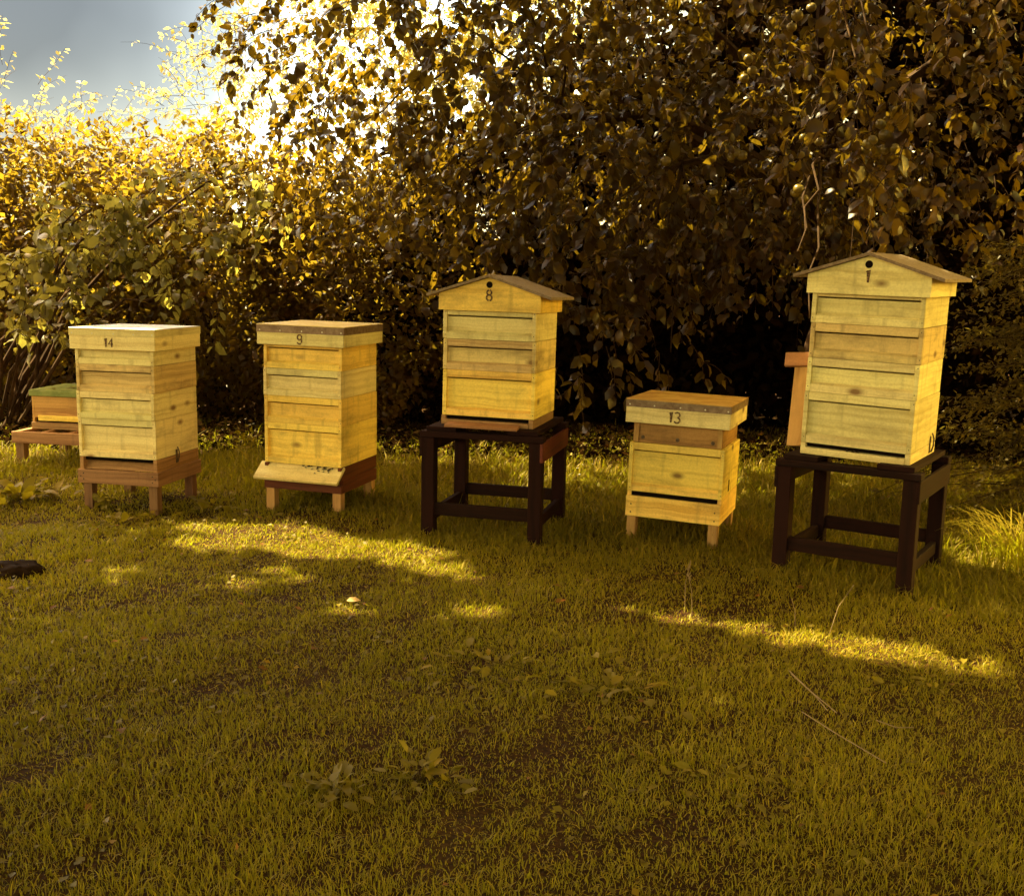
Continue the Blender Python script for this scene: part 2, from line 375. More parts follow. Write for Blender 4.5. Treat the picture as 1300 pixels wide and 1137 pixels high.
# ------------------------------------------------------------------ leaves
T8 = np.array([[0, 0, 0], [.35, 0, .02], [.72, 0, -.04], [1, 0, -.16], [.26, .28, .07], [.68, .29, .02], [.26, -.28, .07], [.68, -.29, .02]])
F8 = [np.array([[0, 4, 1], [2, 5, 3], [0, 1, 6], [2, 3, 7]]), np.array([[1, 4, 5, 2], [1, 2, 7, 6]])]
T4 = np.array([[0, 0, 0], [.5, .30, .06], [1, 0, -.08], [.5, -.30, .06]])
F4 = [np.array([[0, 2, 1], [0, 3, 2]])]
def norm(a): return a / (np.linalg.norm(a, axis=1, keepdims=True) + 1e-9)
def leaves(name, P, D, N, size, m, parent=None, detail=True, tone=None, narrow=1.0):
    """a mesh of leaves: base points P, pointing along D, upper side towards N"""
    T, FF = (T8, F8) if detail else (T4, F4)
    n = len(P); D = norm(D); S = norm(np.cross(N, D)); N2 = np.cross(D, S)
    t = T[None]; sz = size[:, None, None]
    curl = rng.uniform(.5, 1.8, n)[:, None, None]
    V = P[:, None] + sz * (t[..., 0:1] * D[:, None] + t[..., 1:2] * narrow * S[:, None] + t[..., 2:3] * curl * N2[:, None])
    k = len(T); off = (np.arange(n) * k)[:, None, None]
    Fs = [(f[None] + off).reshape(-1, f.shape[1]) for f in FF]
    if tone is None: tone = np.clip(rng.normal(.5, .2, n), 0, 1)
    return npmesh(name, V.reshape(-1, 3), Fs, m, parent, attr={'tone': np.repeat(tone, k)})

def rand_dirs(n, r=rng):
    v = r.normal(size=(n, 3)); return norm(v)
def shell(c, rad, n, inner=.7, seed=0, lump=.22, zmin=None):
    """points in the outer part of a lumpy ellipsoid, and outward directions"""
    d = rand_dirs(n)
    lumps = 1 + lump * (np.sin(3.1 * d[:, 0] + 4.3 * d[:, 1] + seed) * np.cos(4.7 * d[:, 2] + 2.1 * d[:, 0] + seed * 2) + .6 * np.sin(9 * d[:, 0] - 7 * d[:, 2] + seed) * np.sin(8 * d[:, 1] + 6 * d[:, 2]))
    r = rng.uniform(inner ** 3, 1, n) ** (1 / 3) * lumps
    P = np.array(c) + d * np.array(rad) * r[:, None]
    if zmin is not None:
        k = P[:, 2] > zmin; P, d = P[k], d[k]
    return P, d
SD = np.array(SDIR)
def land(P, z):
    """where the sun ray through P comes down to height z"""
    t = (P[:, 2] - z) / SD[2]; return P[:, 0] - SD[0] * t, P[:, 1] - SD[1] * t
LIT = [(gp([(205, 646), (330, 650), (450, 670), (590, 702), (640, 740), (560, 738), (440, 714), (330, 698), (205, 686)]), -.7),
       (gp([(100, 698), (300, 700), (450, 728), (690, 785), (690, 808), (540, 814), (390, 780), (255, 746), (110, 738)]), -.05),
       (gp([(750, 762), (860, 770), (1000, 788), (1120, 804), (1310, 842), (1310, 872), (1120, 852), (1000, 824), (870, 794)]), -.6),
       (gp([(1196, 704), (1420, 690), (1420, 760), (1200, 728)]), -.7)]
def in_lit(P, p=1.0):  # leaves whose shadow would land on a chosen lit patch
    x, y = land(P, 0); k = np.zeros(len(P), bool)
    sn = smooth_noise(x, y, 7.5, 43)
    for q, thr in LIT: k |= inpoly(q, x, y) & (sn > thr)
    return k

def shoots(bases, dirs, length, n_leaf, size, droop=.5, twig_bm=None, spread=.9):
    """leafy shoots that start at the bases and hang over; returns leaf P, D, N, size"""
    Ps, Ds, Ns, Ss = [], [], [], []
    for b, d in zip(bases, dirs):
        ln = length * random.uniform(.6, 1.35); k = max(3, int(n_leaf * random.uniform(.6, 1.4)))
        d = np.array(d) / np.linalg.norm(d); pts = [np.array(b)]; dd = d.copy()
        for s in range(5):
            dd = dd + np.array([random.gauss(0, .12), random.gauss(0, .12), -droop * .28]); dd /= np.linalg.norm(dd)
            pts.append(pts[-1] + dd * ln / 5)
        if twig_bm is not None: tube(twig_bm, pts, [.0030, .0027, .0024, .002, .0016, .0011], 3)
        pts = np.array(pts)
        t = np.sort(rng.uniform(.05, 1, k)) * 5; i = np.minimum(t.astype(int), 4); f = (t - i)[:, None]
        p = pts[i] * (1 - f) + pts[i + 1] * f; ax = norm(pts[i + 1] - pts[i])
        side = norm(np.cross(ax, rng.normal(size=(k, 3))))
        D = norm(ax * .55 + side * spread + np.array([0, 0, -.35])); Nn = norm(np.array([0, 0, 1.]) + .55 * rng.normal(size=(k, 3)) + .3 * ax)
        Ps.append(p + side * .006); Ds.append(D); Ns.append(Nn); Ss.append(size * random.uniform(.75, 1.15) * rng.uniform(.45, 1.3, k))
    return np.concatenate(Ps), np.concatenate(Ds), np.concatenate(Ns), np.concatenate(Ss)

def trunk_bm(base, top, r0, r1, limbs=()):
    bm = bmesh.new(); b, t = Vector(base), Vector(top)
    pts = [b.lerp(t, k / 5) + Vector((random.gauss(0, .03), random.gauss(0, .03), 0)) * (1 if 0 < k < 5 else 0) for k in range(6)]
    tube(bm, pts, [r0 * 1.25] + [r0 + (r1 - r0) * k / 5 for k in range(1, 6)], 9)
    return bm
def limbs_bm(starts, ends, r0, r1, sag=.1):
    bm = bmesh.new()
    for s, e in zip(starts, ends):
        s, e = Vector(s), Vector(e); n = 7; pts = []; nz = min(.03, (e - s).length * .012)
        for k in range(n + 1):
            t = k / n; p = s.lerp(e, t); p.z += sag * math.sin(math.pi * t) * (e - s).length
            if 0 < k < n: p += Vector((random.gauss(0, nz), random.gauss(0, nz), random.gauss(0, nz)))
            pts.append(p)
        tube(bm, pts, [r0 + (r1 - r0) * k / n for k in range(n + 1)], 6)
    return bm

# ---- the old apple tree
def apple_tree():
    root = empty('apple_tree', (2.3, 8.1, gz(2.3, 8.1)))
    tag(root, 'old apple tree with drooping leafy branches and small green apples behind the hives', 'tree')
    inv = np.array(root.location)
    tb = trunk_bm((0, 0, -.05), (.1, -.1, 1.7), .17, .12); obj('trunk', tb, M['bark'], root, True)
    blobs = [((1.0, 7.3, 3.1), (2.5, 1.6, 1.5), 430), ((-.45, 7.7, 2.75), (1.35, 1.3, 1.15), 300), ((2.7, 6.5, 3.0), (1.9, 1.5, 1.5), 260),
             ((.25, 6.7, 2.25), (.95, .7, .55), 120), ((.95, 6.35, 1.95), (.85, .5, .55), 120), ((1.75, 6.3, 2.0), (.8, .5, .6), 90),
             ((1.4, 5.9, 3.35), (2.2, 1.3, .6), 170), ((2.6, 7.0, 2.1), (1.3, .8, .7), 110)]
    upper = [((1.2, 7.6, 4.7), (2.5, 1.9, .9), 420), ((3.2, 6.8, 4.4), (1.7, 1.6, .9), 280), ((1.3, 5.8, 4.4), (2.0, 1.1, .8), 260), ((3.3, 5.3, 4.2), (1.5, 1.1, .8), 200)]  # crown above the view, added with oversized leaves to shade the boughs below
    B, D = [], []
    for i, (c, r, n) in enumerate(blobs):
        p, d = shell(c, r, n, .6, i * 1.7); B.append(p); D.append(d)
    B, D = np.concatenate(B), np.concatenate(D)
    # hanging branch ends, where the photo shows them
    hang = [(405, 270, 6.9, 10), (470, 280, 6.8, 8), (520, 335, 6.35, 9), (548, 300, 6.4, 8), (560, 250, 6.6, 8), (622, 318, 6.3, 9), (690, 325, 6.1, 12), (665, 300, 6.2, 8),
            (720, 360, 6.0, 12), (745, 400, 5.95, 14), (775, 440, 5.9, 12), (755, 470, 5.95, 7), (800, 400, 6.0, 12), (840, 370, 6.1, 10), (880, 330, 6.2, 10), (790, 330, 6.1, 14),
            (930, 250, 6.2, 10), (1110, 130, 4.9, 8), (1112, 170, 4.85, 12), (1105, 215, 4.85, 12), (1095, 255, 4.9, 9), (1085, 290, 4.95, 5), (1020, 335, 5.1, 7), (1010, 360, 5.1, 4),
            (1025, 445, 5.0, 2), (730, 60, 5.8, 12), (660, 40, 5.9, 12), (960, 80, 5.6, 12), (560, 60, 6.1, 10), (850, 480, 6.1, 4), (690, 480, 6.2, 3)]
    hb, hd = [], []; limb_ends = []
    for u, v, y, n in hang:
        q = np.array(at(u, v, y)); limb_ends.append(q)
        s_ = .05 + .010 * n
        for _ in range(n):
            hb.append(q + rng.normal(size=3) * [s_, s_ * .8, s_ * .9] + [0, 0, .12]); hd.append(rng.normal(size=3) * .6 + [0, -.25, -.45])
    tw = bmesh.new()
    kb = ~in_lit(B); B, D = B[kb], D[kb]; hb, hd = np.array(hb), np.array(hd); kh = ~in_lit(hb); hb, hd = hb[kh], hd[kh]
    outw = norm(D + np.array([0, -.25, -.25]))
    k = rng.random(len(B)) < 1
    P1, D1, N1, S1 = shoots(B - inv, outw, .46, 17, .072, .8, tw)
    P2, D2, N2, S2 = shoots(np.array(hb) - inv, np.array(hd), .26, 9, .078, .9, tw)
    ub = [shell(c, r, n, .3, 3.3) for c, r, n in upper]
    P3, D3, N3, S3 = shoots(np.concatenate([q[0] for q in ub]) - inv, np.concatenate([q[1] for q in ub]), .5, 17, .125, .7, None)
    k3 = P3[:, 2] + inv[2] > 3.75; P3, D3, N3, S3 = P3[k3], D3[k3], N3[k3], S3[k3]
    P, Dd, N, S = (np.concatenate(q) for q in ((P1, P2, P3), (D1, D2, D3), (N1, N2, N3), (S1, S2, S3)))
    Wp = P + inv
    keep = ~in_lit(Wp)
    P, Dd, N, S = P[keep], Dd[keep], N[keep], S[keep]
    leaves('crown', P, Dd, N, S, M['apple_leaf'], root)
    # limbs that carry the crown
    st, en = [], []
    top = Vector((.1, -.1, 1.65))
    for c, r, n in blobs:
        st.append(top - Vector((0, 0, random.uniform(0, .3)))); en.append(Vector(np.array(c) - inv))
    lb = limbs_bm(st, en, .07, .02, .12)
    for q in limb_ends:
        c = min(blobs, key=lambda b: np.linalg.norm((np.array(b[0]) - q) * [1, 1, .6]))
        g = limbs_bm([np.array(c[0]) - inv], [q - inv + [0, 0, .15]], .010, .003, .10); me = bpy.data.meshes.new('x'); g.to_mesh(me); g.free(); lb.from_mesh(me); bpy.data.meshes.remove(me)
    obj('branches', absorb(lb, tw), M['bark'], root)
    # apples
    ab = bmesh.new(); bmesh.ops.create_uvsphere(ab, u_segments=14, v_segments=10, radius=.027)
    for v in ab.verts:
        rr = math.hypot(v.co.x, v.co.y); v.co.z *= .9
        v.co.z -= .010 * math.exp(-(rr / .008) ** 2) * (1 if v.co.z > 0 else -.5)
        if v.co.z < 0: v.co.x *= .96; v.co.y *= .96
    tube(ab, [(0, 0, .016), (.001, 0, .03), (.003, .001, .042)], .0012, 4)
    first = None
    spots = [(1118, 158, 4.8), (1108, 178, 4.78), (1124, 172, 4.82), (1122, 190, 4.8), (1135, 188, 4.78), (1102, 183, 4.8), (1098, 190, 4.86), (1138, 143, 4.85), (1010, 245, 5.6), (1014, 240, 5.5), (1020, 252, 5.6),
             (760, 62, 5.7), (768, 55, 5.7), (755, 70, 5.75), (772, 70, 5.7), (935, 195, 5.8), (942, 198, 5.8), (930, 200, 5.85), (625, 110, 6.0), (612, 120, 6.0), (590, 130, 6.1), (700, 90, 5.9), (735, 38, 5.7), (840, 30, 5.6), (1030, 10, 5.3),
             (513, 275, 6.3), (495, 290, 6.3), (543, 312, 6.3), (695, 165, 5.9), (680, 200, 6.0), (800, 170, 5.9), (815, 180, 5.9), (955, 90, 5.5), (945, 100, 5.5), (950, 75, 5.5), (560, 170, 6.2), (470, 180, 6.6), (450, 130, 6.8),
             (1012, 20, 5.2), (1005, 35, 5.2), (870, 240, 5.9), (880, 250, 5.9), (905, 245, 5.9), (1040, 180, 5.5), (1020, 175, 5.5), (660, 150, 5.8), (720, 240, 5.9), (845, 205, 5.9), (768, 120, 5.6), (530, 70, 6.3)]
    for u, v, y in spots:
        if first is None: o = first = obj('apple', ab, M['apple'], root, True)
        else: o = first.copy(); col.objects.link(o); o.parent = root
        o.location = np.array(at(u, v, y)) - inv; o.rotation_euler = (random.uniform(-.5, .5), random.uniform(-.5, .5), random.uniform(0, 6))
        s_ = random.uniform(.8, 1.15); o.scale = (s_, s_, s_)
apple_tree()

def bush(name, label, cat, c, rad, n, size, m, group=None, base_z=0, detail=False, inner=.62, seed=0, up=.5, out=.5, lump=.22, stems=9, zmin=.03, carve=True, hang=0., narrow=1.):
    x, y = c[0], c[1]
    root = empty(name, (x, y, gz(x, y))); tag(root, label, cat, group); inv = np.array(root.location)
    P, d = shell(c, rad, n, inner, seed, lump, zmin + inv[2])
    if carve:
        k = ~in_lit(P); P, d = P[k], d[k]
    n = len(P)
    D = norm(d * out + rng.normal(size=(n, 3)) * .7 + np.array([0, 0, -hang])); N = norm(d * .7 + np.array([0, 0, up]) + rng.normal(size=(n, 3)) * .5)
    cl = .5 + .22 * np.sin(7 * P[:, 0] + seed) * np.sin(6 * P[:, 2] + 5 * P[:, 1])
    leaves('foliage', P - inv, D, N, size * rng.uniform(.6, 1.3, n), m, root, detail, np.clip(cl + rng.normal(0, .18, n), 0, 1), narrow)
    en = [np.array(c) - inv + rand_dirs(1)[0] * np.array(rad) * .8 for _ in range(stems)]
    st = [(random.gauss(0, .08), random.gauss(0, .08), -.03) for _ in range(stems)]
    obj('stem', limbs_bm(st, en, .022, .005, .08), M['bark'], root)
    return root

# ---- the hedge on the left, and the dark bushes under the trees
HG = 'bushes of the hedge at the left'
bush('hedge_bush', 'tall hedge bush at the far left edge, dark below and pale on top', 'bush', (-5.3, 9.6, 1.25), (1.15, .9, 1.45), 15000, .075, M['hedge_leaf'], HG, seed=1)
bush('hedge_bush', 'broad hedge bush rising directly behind the small green roofed box', 'bush', (-3.9, 9.4, 1.2), (1.2, .9, 1.35), 16000, .072, M['hedge_leaf'], HG, seed=2)
bush('hedge_bush', 'dense brown green hedge bush rising behind hive 14', 'bush', (-2.6, 9.2, 1.2), (1.15, .9, 1.3), 16000, .072, M['hedge_leaf'], HG, seed=3.3)
bush('hedge_bush', 'dense dark hedge bush behind hive 9, reaching under the apple tree', 'bush', (-1.35, 9.0, 1.1), (1.05, .8, 1.25), 15000, .072, M['hedge_leaf'], HG, seed=4.1)
DG = 'dark evergreen bushes under the apple tree'
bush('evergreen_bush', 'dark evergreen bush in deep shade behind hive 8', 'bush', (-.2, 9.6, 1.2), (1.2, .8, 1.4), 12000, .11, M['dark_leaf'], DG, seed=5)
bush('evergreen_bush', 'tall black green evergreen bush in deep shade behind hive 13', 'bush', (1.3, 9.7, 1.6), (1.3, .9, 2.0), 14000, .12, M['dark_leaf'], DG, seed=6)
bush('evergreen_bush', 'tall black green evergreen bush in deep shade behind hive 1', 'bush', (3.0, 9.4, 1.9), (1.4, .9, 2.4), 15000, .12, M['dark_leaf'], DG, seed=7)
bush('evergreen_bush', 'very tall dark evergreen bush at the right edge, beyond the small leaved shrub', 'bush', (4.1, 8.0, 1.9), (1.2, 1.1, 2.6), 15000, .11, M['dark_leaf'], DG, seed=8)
n = 26000; x = rng.uniform(-8, 9, n); y = 11.6 + rng.normal(0, .5, n); top = np.where(x < .3, 1.75, np.clip(1.8 + (x - .3) * 1.6, 1.8, 5.2)) + .25 * np.sin(3 * x) + .15 * np.sin(7.3 * x + y)
P = np.stack([x, y, rng.uniform(0, 1, n) * top], 1); D = rand_dirs(n)
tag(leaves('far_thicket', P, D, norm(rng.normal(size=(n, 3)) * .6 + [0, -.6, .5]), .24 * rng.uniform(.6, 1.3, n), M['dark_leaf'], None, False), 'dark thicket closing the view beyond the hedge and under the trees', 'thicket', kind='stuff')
# ---- hazel with big pale leaves over hive 14
def hazel():
    root = empty('hazel_shrub', (-4.0, 8.2, gz(-4.0, 8.2))); tag(root, 'hazel shrub with large pale sunlit leaves arching above the green roofed box', 'bush')
    inv = np.array(root.location); tw = bmesh.new()
    B, D = [], []
    for u, v, y, n in [(20, 400, 7.5, 10), (60, 340, 7.5, 16), (90, 300, 7.6, 18), (140, 280, 7.6, 18), (190, 260, 7.7, 18), (240, 240, 7.8, 16), (215, 370, 7.3, 8), (150, 330, 7.6, 10), (110, 370, 7.5, 10), (30, 330, 7.5, 10), (290, 250, 7.9, 12), (200, 310, 7.6, 8), (60, 390, 7.4, 8), (300, 310, 7.9, 7), (340, 240, 8.0, 10)]:
        q = np.array(at(u, v, y))
        for _ in range(n): B.append(q + rng.normal(size=3) * [.17, .15, .12]); D.append(rng.normal(size=3) * .7 + [-.2, -.3, -.2])
    P, Dd, N, S = shoots(np.array(B) - inv, np.array(D), .3, 9, .085, .7, tw)
    leaves('foliage', P, Dd, N, S, M['hazel_leaf'], root)
    obj('stem', absorb(limbs_bm([(random.gauss(0, .1), random.gauss(0, .1), -.03) for _ in range(14)], [np.array(B[i]) - inv for i in range(0, 14 * 11, 11)], .02, .005, .15), tw), M['bark'], root)
hazel()
# ---- paler trees beyond the hedge
def far_tree(label, x, y, blobs, n, size, seed):
    root = empty('tree', (x, y, -.01)); tag(root, label, 'tree', 'pale trees beyond the hedge'); inv = np.array(root.location)
    B, D = [], []
    for i, (c, r) in enumerate(blobs):
        p, d = shell(c, r, n // len(blobs), .3, seed + i, .35); B.append(p); D.append(d)
    B, D = np.concatenate(B), np.concatenate(D); tw = bmesh.new()
    P, Dd, N, S = shoots(B - inv, norm(D + [0, 0, .2]), .55, 15, size, .5, tw)
    leaves('crown', P, Dd, N, S, M['far_leaf'], root, False)
    obj('trunk', trunk_bm((0, 0, 0), (0, 0, 2.2), .12, .07), M['bark'], root, True)
    obj('branches', absorb(limbs_bm([(0, 0, 1.6)] * (2 * len(blobs)), [(np.array(c) - inv) * .86 + rng.normal(size=3) * .15 for c, r in blobs] * 2, .04, .004, .05), tw), M['bark'], root)
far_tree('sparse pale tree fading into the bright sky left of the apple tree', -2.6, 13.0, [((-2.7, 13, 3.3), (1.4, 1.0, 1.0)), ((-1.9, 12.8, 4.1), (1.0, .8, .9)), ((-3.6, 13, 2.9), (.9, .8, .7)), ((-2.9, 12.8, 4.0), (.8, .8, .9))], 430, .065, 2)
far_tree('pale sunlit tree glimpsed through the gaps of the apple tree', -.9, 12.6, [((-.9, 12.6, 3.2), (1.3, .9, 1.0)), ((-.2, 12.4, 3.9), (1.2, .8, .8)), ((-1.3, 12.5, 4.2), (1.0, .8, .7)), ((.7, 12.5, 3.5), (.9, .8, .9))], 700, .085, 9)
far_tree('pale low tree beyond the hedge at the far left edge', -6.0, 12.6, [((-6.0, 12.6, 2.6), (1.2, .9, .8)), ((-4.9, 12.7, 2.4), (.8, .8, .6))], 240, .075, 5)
# ---- unseen ash trees left of the view, crowns shaped to shade the lawn
def shade_tree(label, x, y, blobs, n):
    root = empty('ash_shade_tree', (x, y, -.01)); tag(root, label, 'tree', 'unseen ash trees shaped to shade the lawn'); inv = np.array(root.location)
    B, D = [], []
    for i, (c, r) in enumerate(blobs):
        p, d = shell(c, r, n, .2, i + x, .15); B.append(p); D.append(d)
    B, D = np.concatenate(B), np.concatenate(D)
    k = ~in_lit(B)
    x2, y2 = land(B, 2.4)
    k &= ~((x2 > -1.7) & (x2 < .9) & (y2 > 6.6)) & ~((x2 < -2.9) & (y2 > 8.2))
    k &= B[:, 2] > 1.55 + .30 * B[:, 1]
    B, D = B[k], D[k]; n = len(B)
    leaves('crown', B - inv, norm(D * .4 + rng.normal(size=(n, 3))), norm(rng.normal(size=(n, 3)) * .6 + SD), .18 * rng.uniform(.7, 1.3, n), M['hedge_leaf'], root, False)
    obj('trunk', trunk_bm((0, 0, 0), (0, 0, 3.6), .2, .13), M['bark'], root, True)
    obj('branches', limbs_bm([(0, 0, 3.2)] * len(blobs), [np.array(c) + [0, 0, .3] - inv for c, r in blobs], .08, .015, .05), M['bark'], root)
shade_tree('unseen tall ash tree beyond the left edge, shaped to shade the hives', -7.4, 7.6, [((-5.0, 7.1, 4.9), (1.9, 1.8, .9)), ((-2.9, 6.9, 4.9), (1.9, 1.5, .8))], 6500)
shade_tree('unseen tall ash tree at the left, spread overhead to darken the foreground', -6.6, 4.6, [((-4.6, 4.1, 4.5), (1.9, 1.7, .9)), ((-2.3, 4.5, 4.7), (1.9, 1.7, .8)), ((-.5, 4.0, 4.8), (1.6, 1.4, .7)), ((-3.4, 2.7, 4.3), (2.4, 1.3, .8)), ((-3.6, .9, 3.9), (1.9, 1.5, .9)), ((.4, 1.2, 4.6), (2.6, 1.3, .6))], 5500)
def added_oak():  # unseen oak added to block sky light over the near lawn
    root = empty('added_oak_tree', (5.2, 1.2, -.01)); tag(root, 'unseen oak tree added beyond the right edge to darken the near lawn', 'tree'); inv = np.array(root.location)
    B, D = [], []
    for i, (c, r, n) in enumerate([((4.9, 1.6, 3.2), (2.2, 2.2, 2.6), 5200), ((3.6, -.6, 4.0), (1.6, 1.6, 1.6), 3500), ((.2, .5, 4.0), (4.6, 1.7, .7), 8000), ((-3.4, .3, 3.6), (2.2, 2.0, 1.0), 5000)]):
        p, d = shell(c, r, n, .35, i, .15); B.append(p); D.append(d)
    B, D = np.concatenate(B), np.concatenate(D); k = ((B[:, 0] > .56 * B[:, 1] + .9) | (B[:, 2] > 1.9 + .32 * np.maximum(B[:, 1], 0))) & (B[:, 2] > .5); B, D = B[k], D[k]; n = len(B)
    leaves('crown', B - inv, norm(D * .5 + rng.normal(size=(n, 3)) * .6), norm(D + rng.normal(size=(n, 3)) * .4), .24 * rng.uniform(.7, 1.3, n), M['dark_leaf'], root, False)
    obj('trunk', trunk_bm((0, 0, -.05), (0, 0, 2.6), .24, .16), M['bark'], root, True)
    obj('branches', limbs_bm([(0, 0, 2.3)] * 12, [np.array(q) - inv for q in ((4.2, 2.6, 4), (5.5, 2.4, 4.6), (6, .5, 4.2), (3.6, -.6, 4), (2, .4, 4.2), (.4, .9, 4.1), (-1.5, .2, 4.2), (-3.6, .4, 3.9), (1, -1.2, 4.2), (-1, -1, 4.1), (4.9, 1.2, 5.4), (3, 1.4, 4.3))], .09, .02, .06), M['bark'], root)
added_oak()
bush('added_shade_hedge', 'unseen hedge added left of the near lawn to darken the corner', 'hedge', (-3.5, .7, .7), (.7, 2.5, .95), 9000, .15, M['dark_leaf'], 'unseen hedges added to darken the near lawn', inner=.8, lump=.08, carve=False)  # unseen hedges added on both sides to darken the near corners
bush('added_shade_hedge', 'unseen hedge added right of the near lawn to darken the corner', 'hedge', (3.2, .3, .7), (.7, 2.4, .95), 9000, .15, M['dark_leaf'], 'unseen hedges added to darken the near lawn', inner=.8, lump=.08, carve=False)
# ---- small leaved shrub at the right
def cotoneaster():
    root = empty('cotoneaster_shrub', (3.05, 5.9, gz(3.05, 5.9))); tag(root, 'small leaved shrub with spreading level sprays at the right edge', 'bush')
    inv = np.array(root.location); tw = bmesh.new(); P, D, N, S = [], [], [], []
    for _ in range(190):
        z = random.uniform(.1, 1.55); a = random.uniform(math.pi * .75, math.pi * 1.75); ln = random.uniform(.35, .95) * (1.05 - .25 * z / 1.5)
        d = np.array([math.cos(a), math.sin(a), random.uniform(-.15, .25)]); q = np.array([random.gauss(.1, .15), random.gauss(0, .15), z]); pts = [q]
        for s in range(8):
            d = d + [random.gauss(0, .06), random.gauss(0, .06), -.05]; d /= np.linalg.norm(d); pts.append(pts[-1] + d * ln / 8)
        tube(tw, pts, [.006 - .0006 * i for i in range(9)], 3)
        pts = np.array(pts)
        for s in range(2, 9):
            for _k in range(12):
                p = pts[s] + rng.normal(size=3) * [.035, .035, .014]
                P.append(p); D.append(d + rng.normal(size=3) * .9); N.append([0, 0, 1] + rng.normal(size=3) * .35); S.append(random.uniform(.022, .042))
    leaves('foliage', np.array(P), np.array(D), np.array(N), np.array(S), M['cotoneaster'], root, False)
    obj('stem', absorb(limbs_bm([(random.gauss(0, .05), random.gauss(0, .05), -.03) for _ in range(10)], [(random.gauss(.1, .15), random.gauss(0, .15), random.uniform(.8, 1.5)) for _ in range(10)], .02, .008, .03), tw), M['bark'], root)
cotoneaster()
def tuft(name, label, cat, x, y, n, h, spread, m, w=.006):
    root = empty(name, (x, y, gz(x, y))); tag(root, label, cat)
    Pn = rng.normal(size=(n, 2)) * spread; V_, F_ = [], []
    az = np.arctan2(Pn[:, 1], Pn[:, 0]) + rng.normal(0, .6, n); hh = h * rng.uniform(.5, 1.2, n); K = 6
    t = np.linspace(0, 1, K)[None]; lean = rng.uniform(.5, 1.1, n)[:, None] * hh[:, None]
    r_ = lean * t ** 1.6; z = hh[:, None] * (1.5 * t - .85 * t ** 2.4)
    X = Pn[:, :1] + r_ * np.cos(az)[:, None]; Y = Pn[:, 1:] + r_ * np.sin(az)[:, None]
    C = np.stack([X, Y, np.maximum(z - .01, -.02)], 2); S = np.stack([-np.sin(az), np.cos(az), 0 * az], 1)[:, None] * (w * (1 - t ** 2 * .9))[..., None] * .5
    V = np.stack([C - S, C + S], 2).reshape(-1, 3); i = (np.arange(n) * K * 2)[:, None] + (np.arange(K - 1) * 2)[None]; i = i.ravel()
    o = npmesh('foliage', V, [np.stack([i, i + 1, i + 3, i + 2], 1)], m, root, attr={'tone': np.repeat(np.clip(rng.normal(.6, .25, n), 0, 1), 2 * K)})
    return root
g_ = gpt(1292, 722); tuft('grass_tussock', 'pale long bladed grass tussock at the right edge below the shrub', 'plant', g_.x + .08, g_.y + .1, 420, .30, .11, M['grass'])

# ------------------------------------------------------------------ beehives
HW = .23          # half the width of a hive box
def hive_box(parent, name, z0, h, mt, jit=True, wide=HW, mside=None):
    """one National box: side boards, recessed front and back panels, two rails on each"""
    dx, dy, rz = (random.gauss(0, .0025), random.gauss(0, .0025), random.gauss(0, .006)) if jit else (0, 0, 0)
    b = bmesh.new(); w = wide; g = .0008; z1 = z0 + h
    for s in (-1, 1):
        box(b, s * w - (.019 if s > 0 else 0), s * w + (.019 if s < 0 else 0), -w, w, z0 + g, z1 - g)
    for s in (-1, 1):
        y = s * (w - .026); box(b, -w + .019, w - .019, y - .006, y + .006, z0 + .002, z1 - .0435, 0)
    nails(b, [(sx * (w - .01) + random.gauss(0, .002), -w - .0002, zz + random.gauss(0, .003)) for sx in (-1, 1) for zz in (z0 + .02, z1 - .02)], .0024)
    o = addmat(obj(name, b, mt, parent), M['nail']); o.location = (dx, dy, 0); o.rotation_euler.z = rz
    for s in (-1, 1):
        b = bmesh.new(); y0, y1 = (-w + .0008, -w + .0195) if s < 0 else (w - .0195, w - .0008)
        box(b, -w + .0195, w - .0195, y0, y1, z1 - .036, z1 - g); obj('rail', b, mt, o)
        b = bmesh.new(); a = [(y0, z0 + g), (y1, z0 + g), (y1, z0 + .040), (y0, z0 + .030)] if s < 0 else [(y0, z0 + g), (y1, z0 + g), (y1, z0 + .030), (y0, z0 + .040)]
        v0 = [b.verts.new((-w + .0195, y, z)) for y, z in a]; v1 = [b.verts.new((w - .0195, y, z)) for y, z in a]
        b.faces.new(v0); b.faces.new(v1[::-1])
        for i in range(4): b.faces.new((v0[i], v1[i], v1[(i + 1) % 4], v0[(i + 1) % 4]))
        obj('rail', b, mt, o)
    return o
def arc(cx, cy, rx, ry, a0, a1, n=14):
    return [(cx + rx * math.cos(R(a0 + (a1 - a0) * k / n)), cy + ry * math.sin(R(a0 + (a1 - a0) * k / n))) for k in range(n + 1)]
DIGIT = {'1': [[(-.16, .34), (.02, .5), (.02, -.5)]], '4': [[(.14, -.5), (.14, .5), (-.26, -.16), (.30, -.16)]],
         '8': [arc(0, .25, .22, .23, 80, -100), arc(0, .25, .22, .23, 262, 98), arc(0, -.24, .26, .26, 80, -82), arc(0, -.24, .26, .26, 262, 98)],
         '9': [arc(0, .22, .25, .27, 0, 352), arc(-.02, -.12, .27, .38, 40, -38), arc(-.02, -.22, .25, .27, -45, -160)],
         '3': [arc(-.02, .25, .24, .24, 150, -82), arc(-.02, -.24, .27, .26, 82, -155)]}
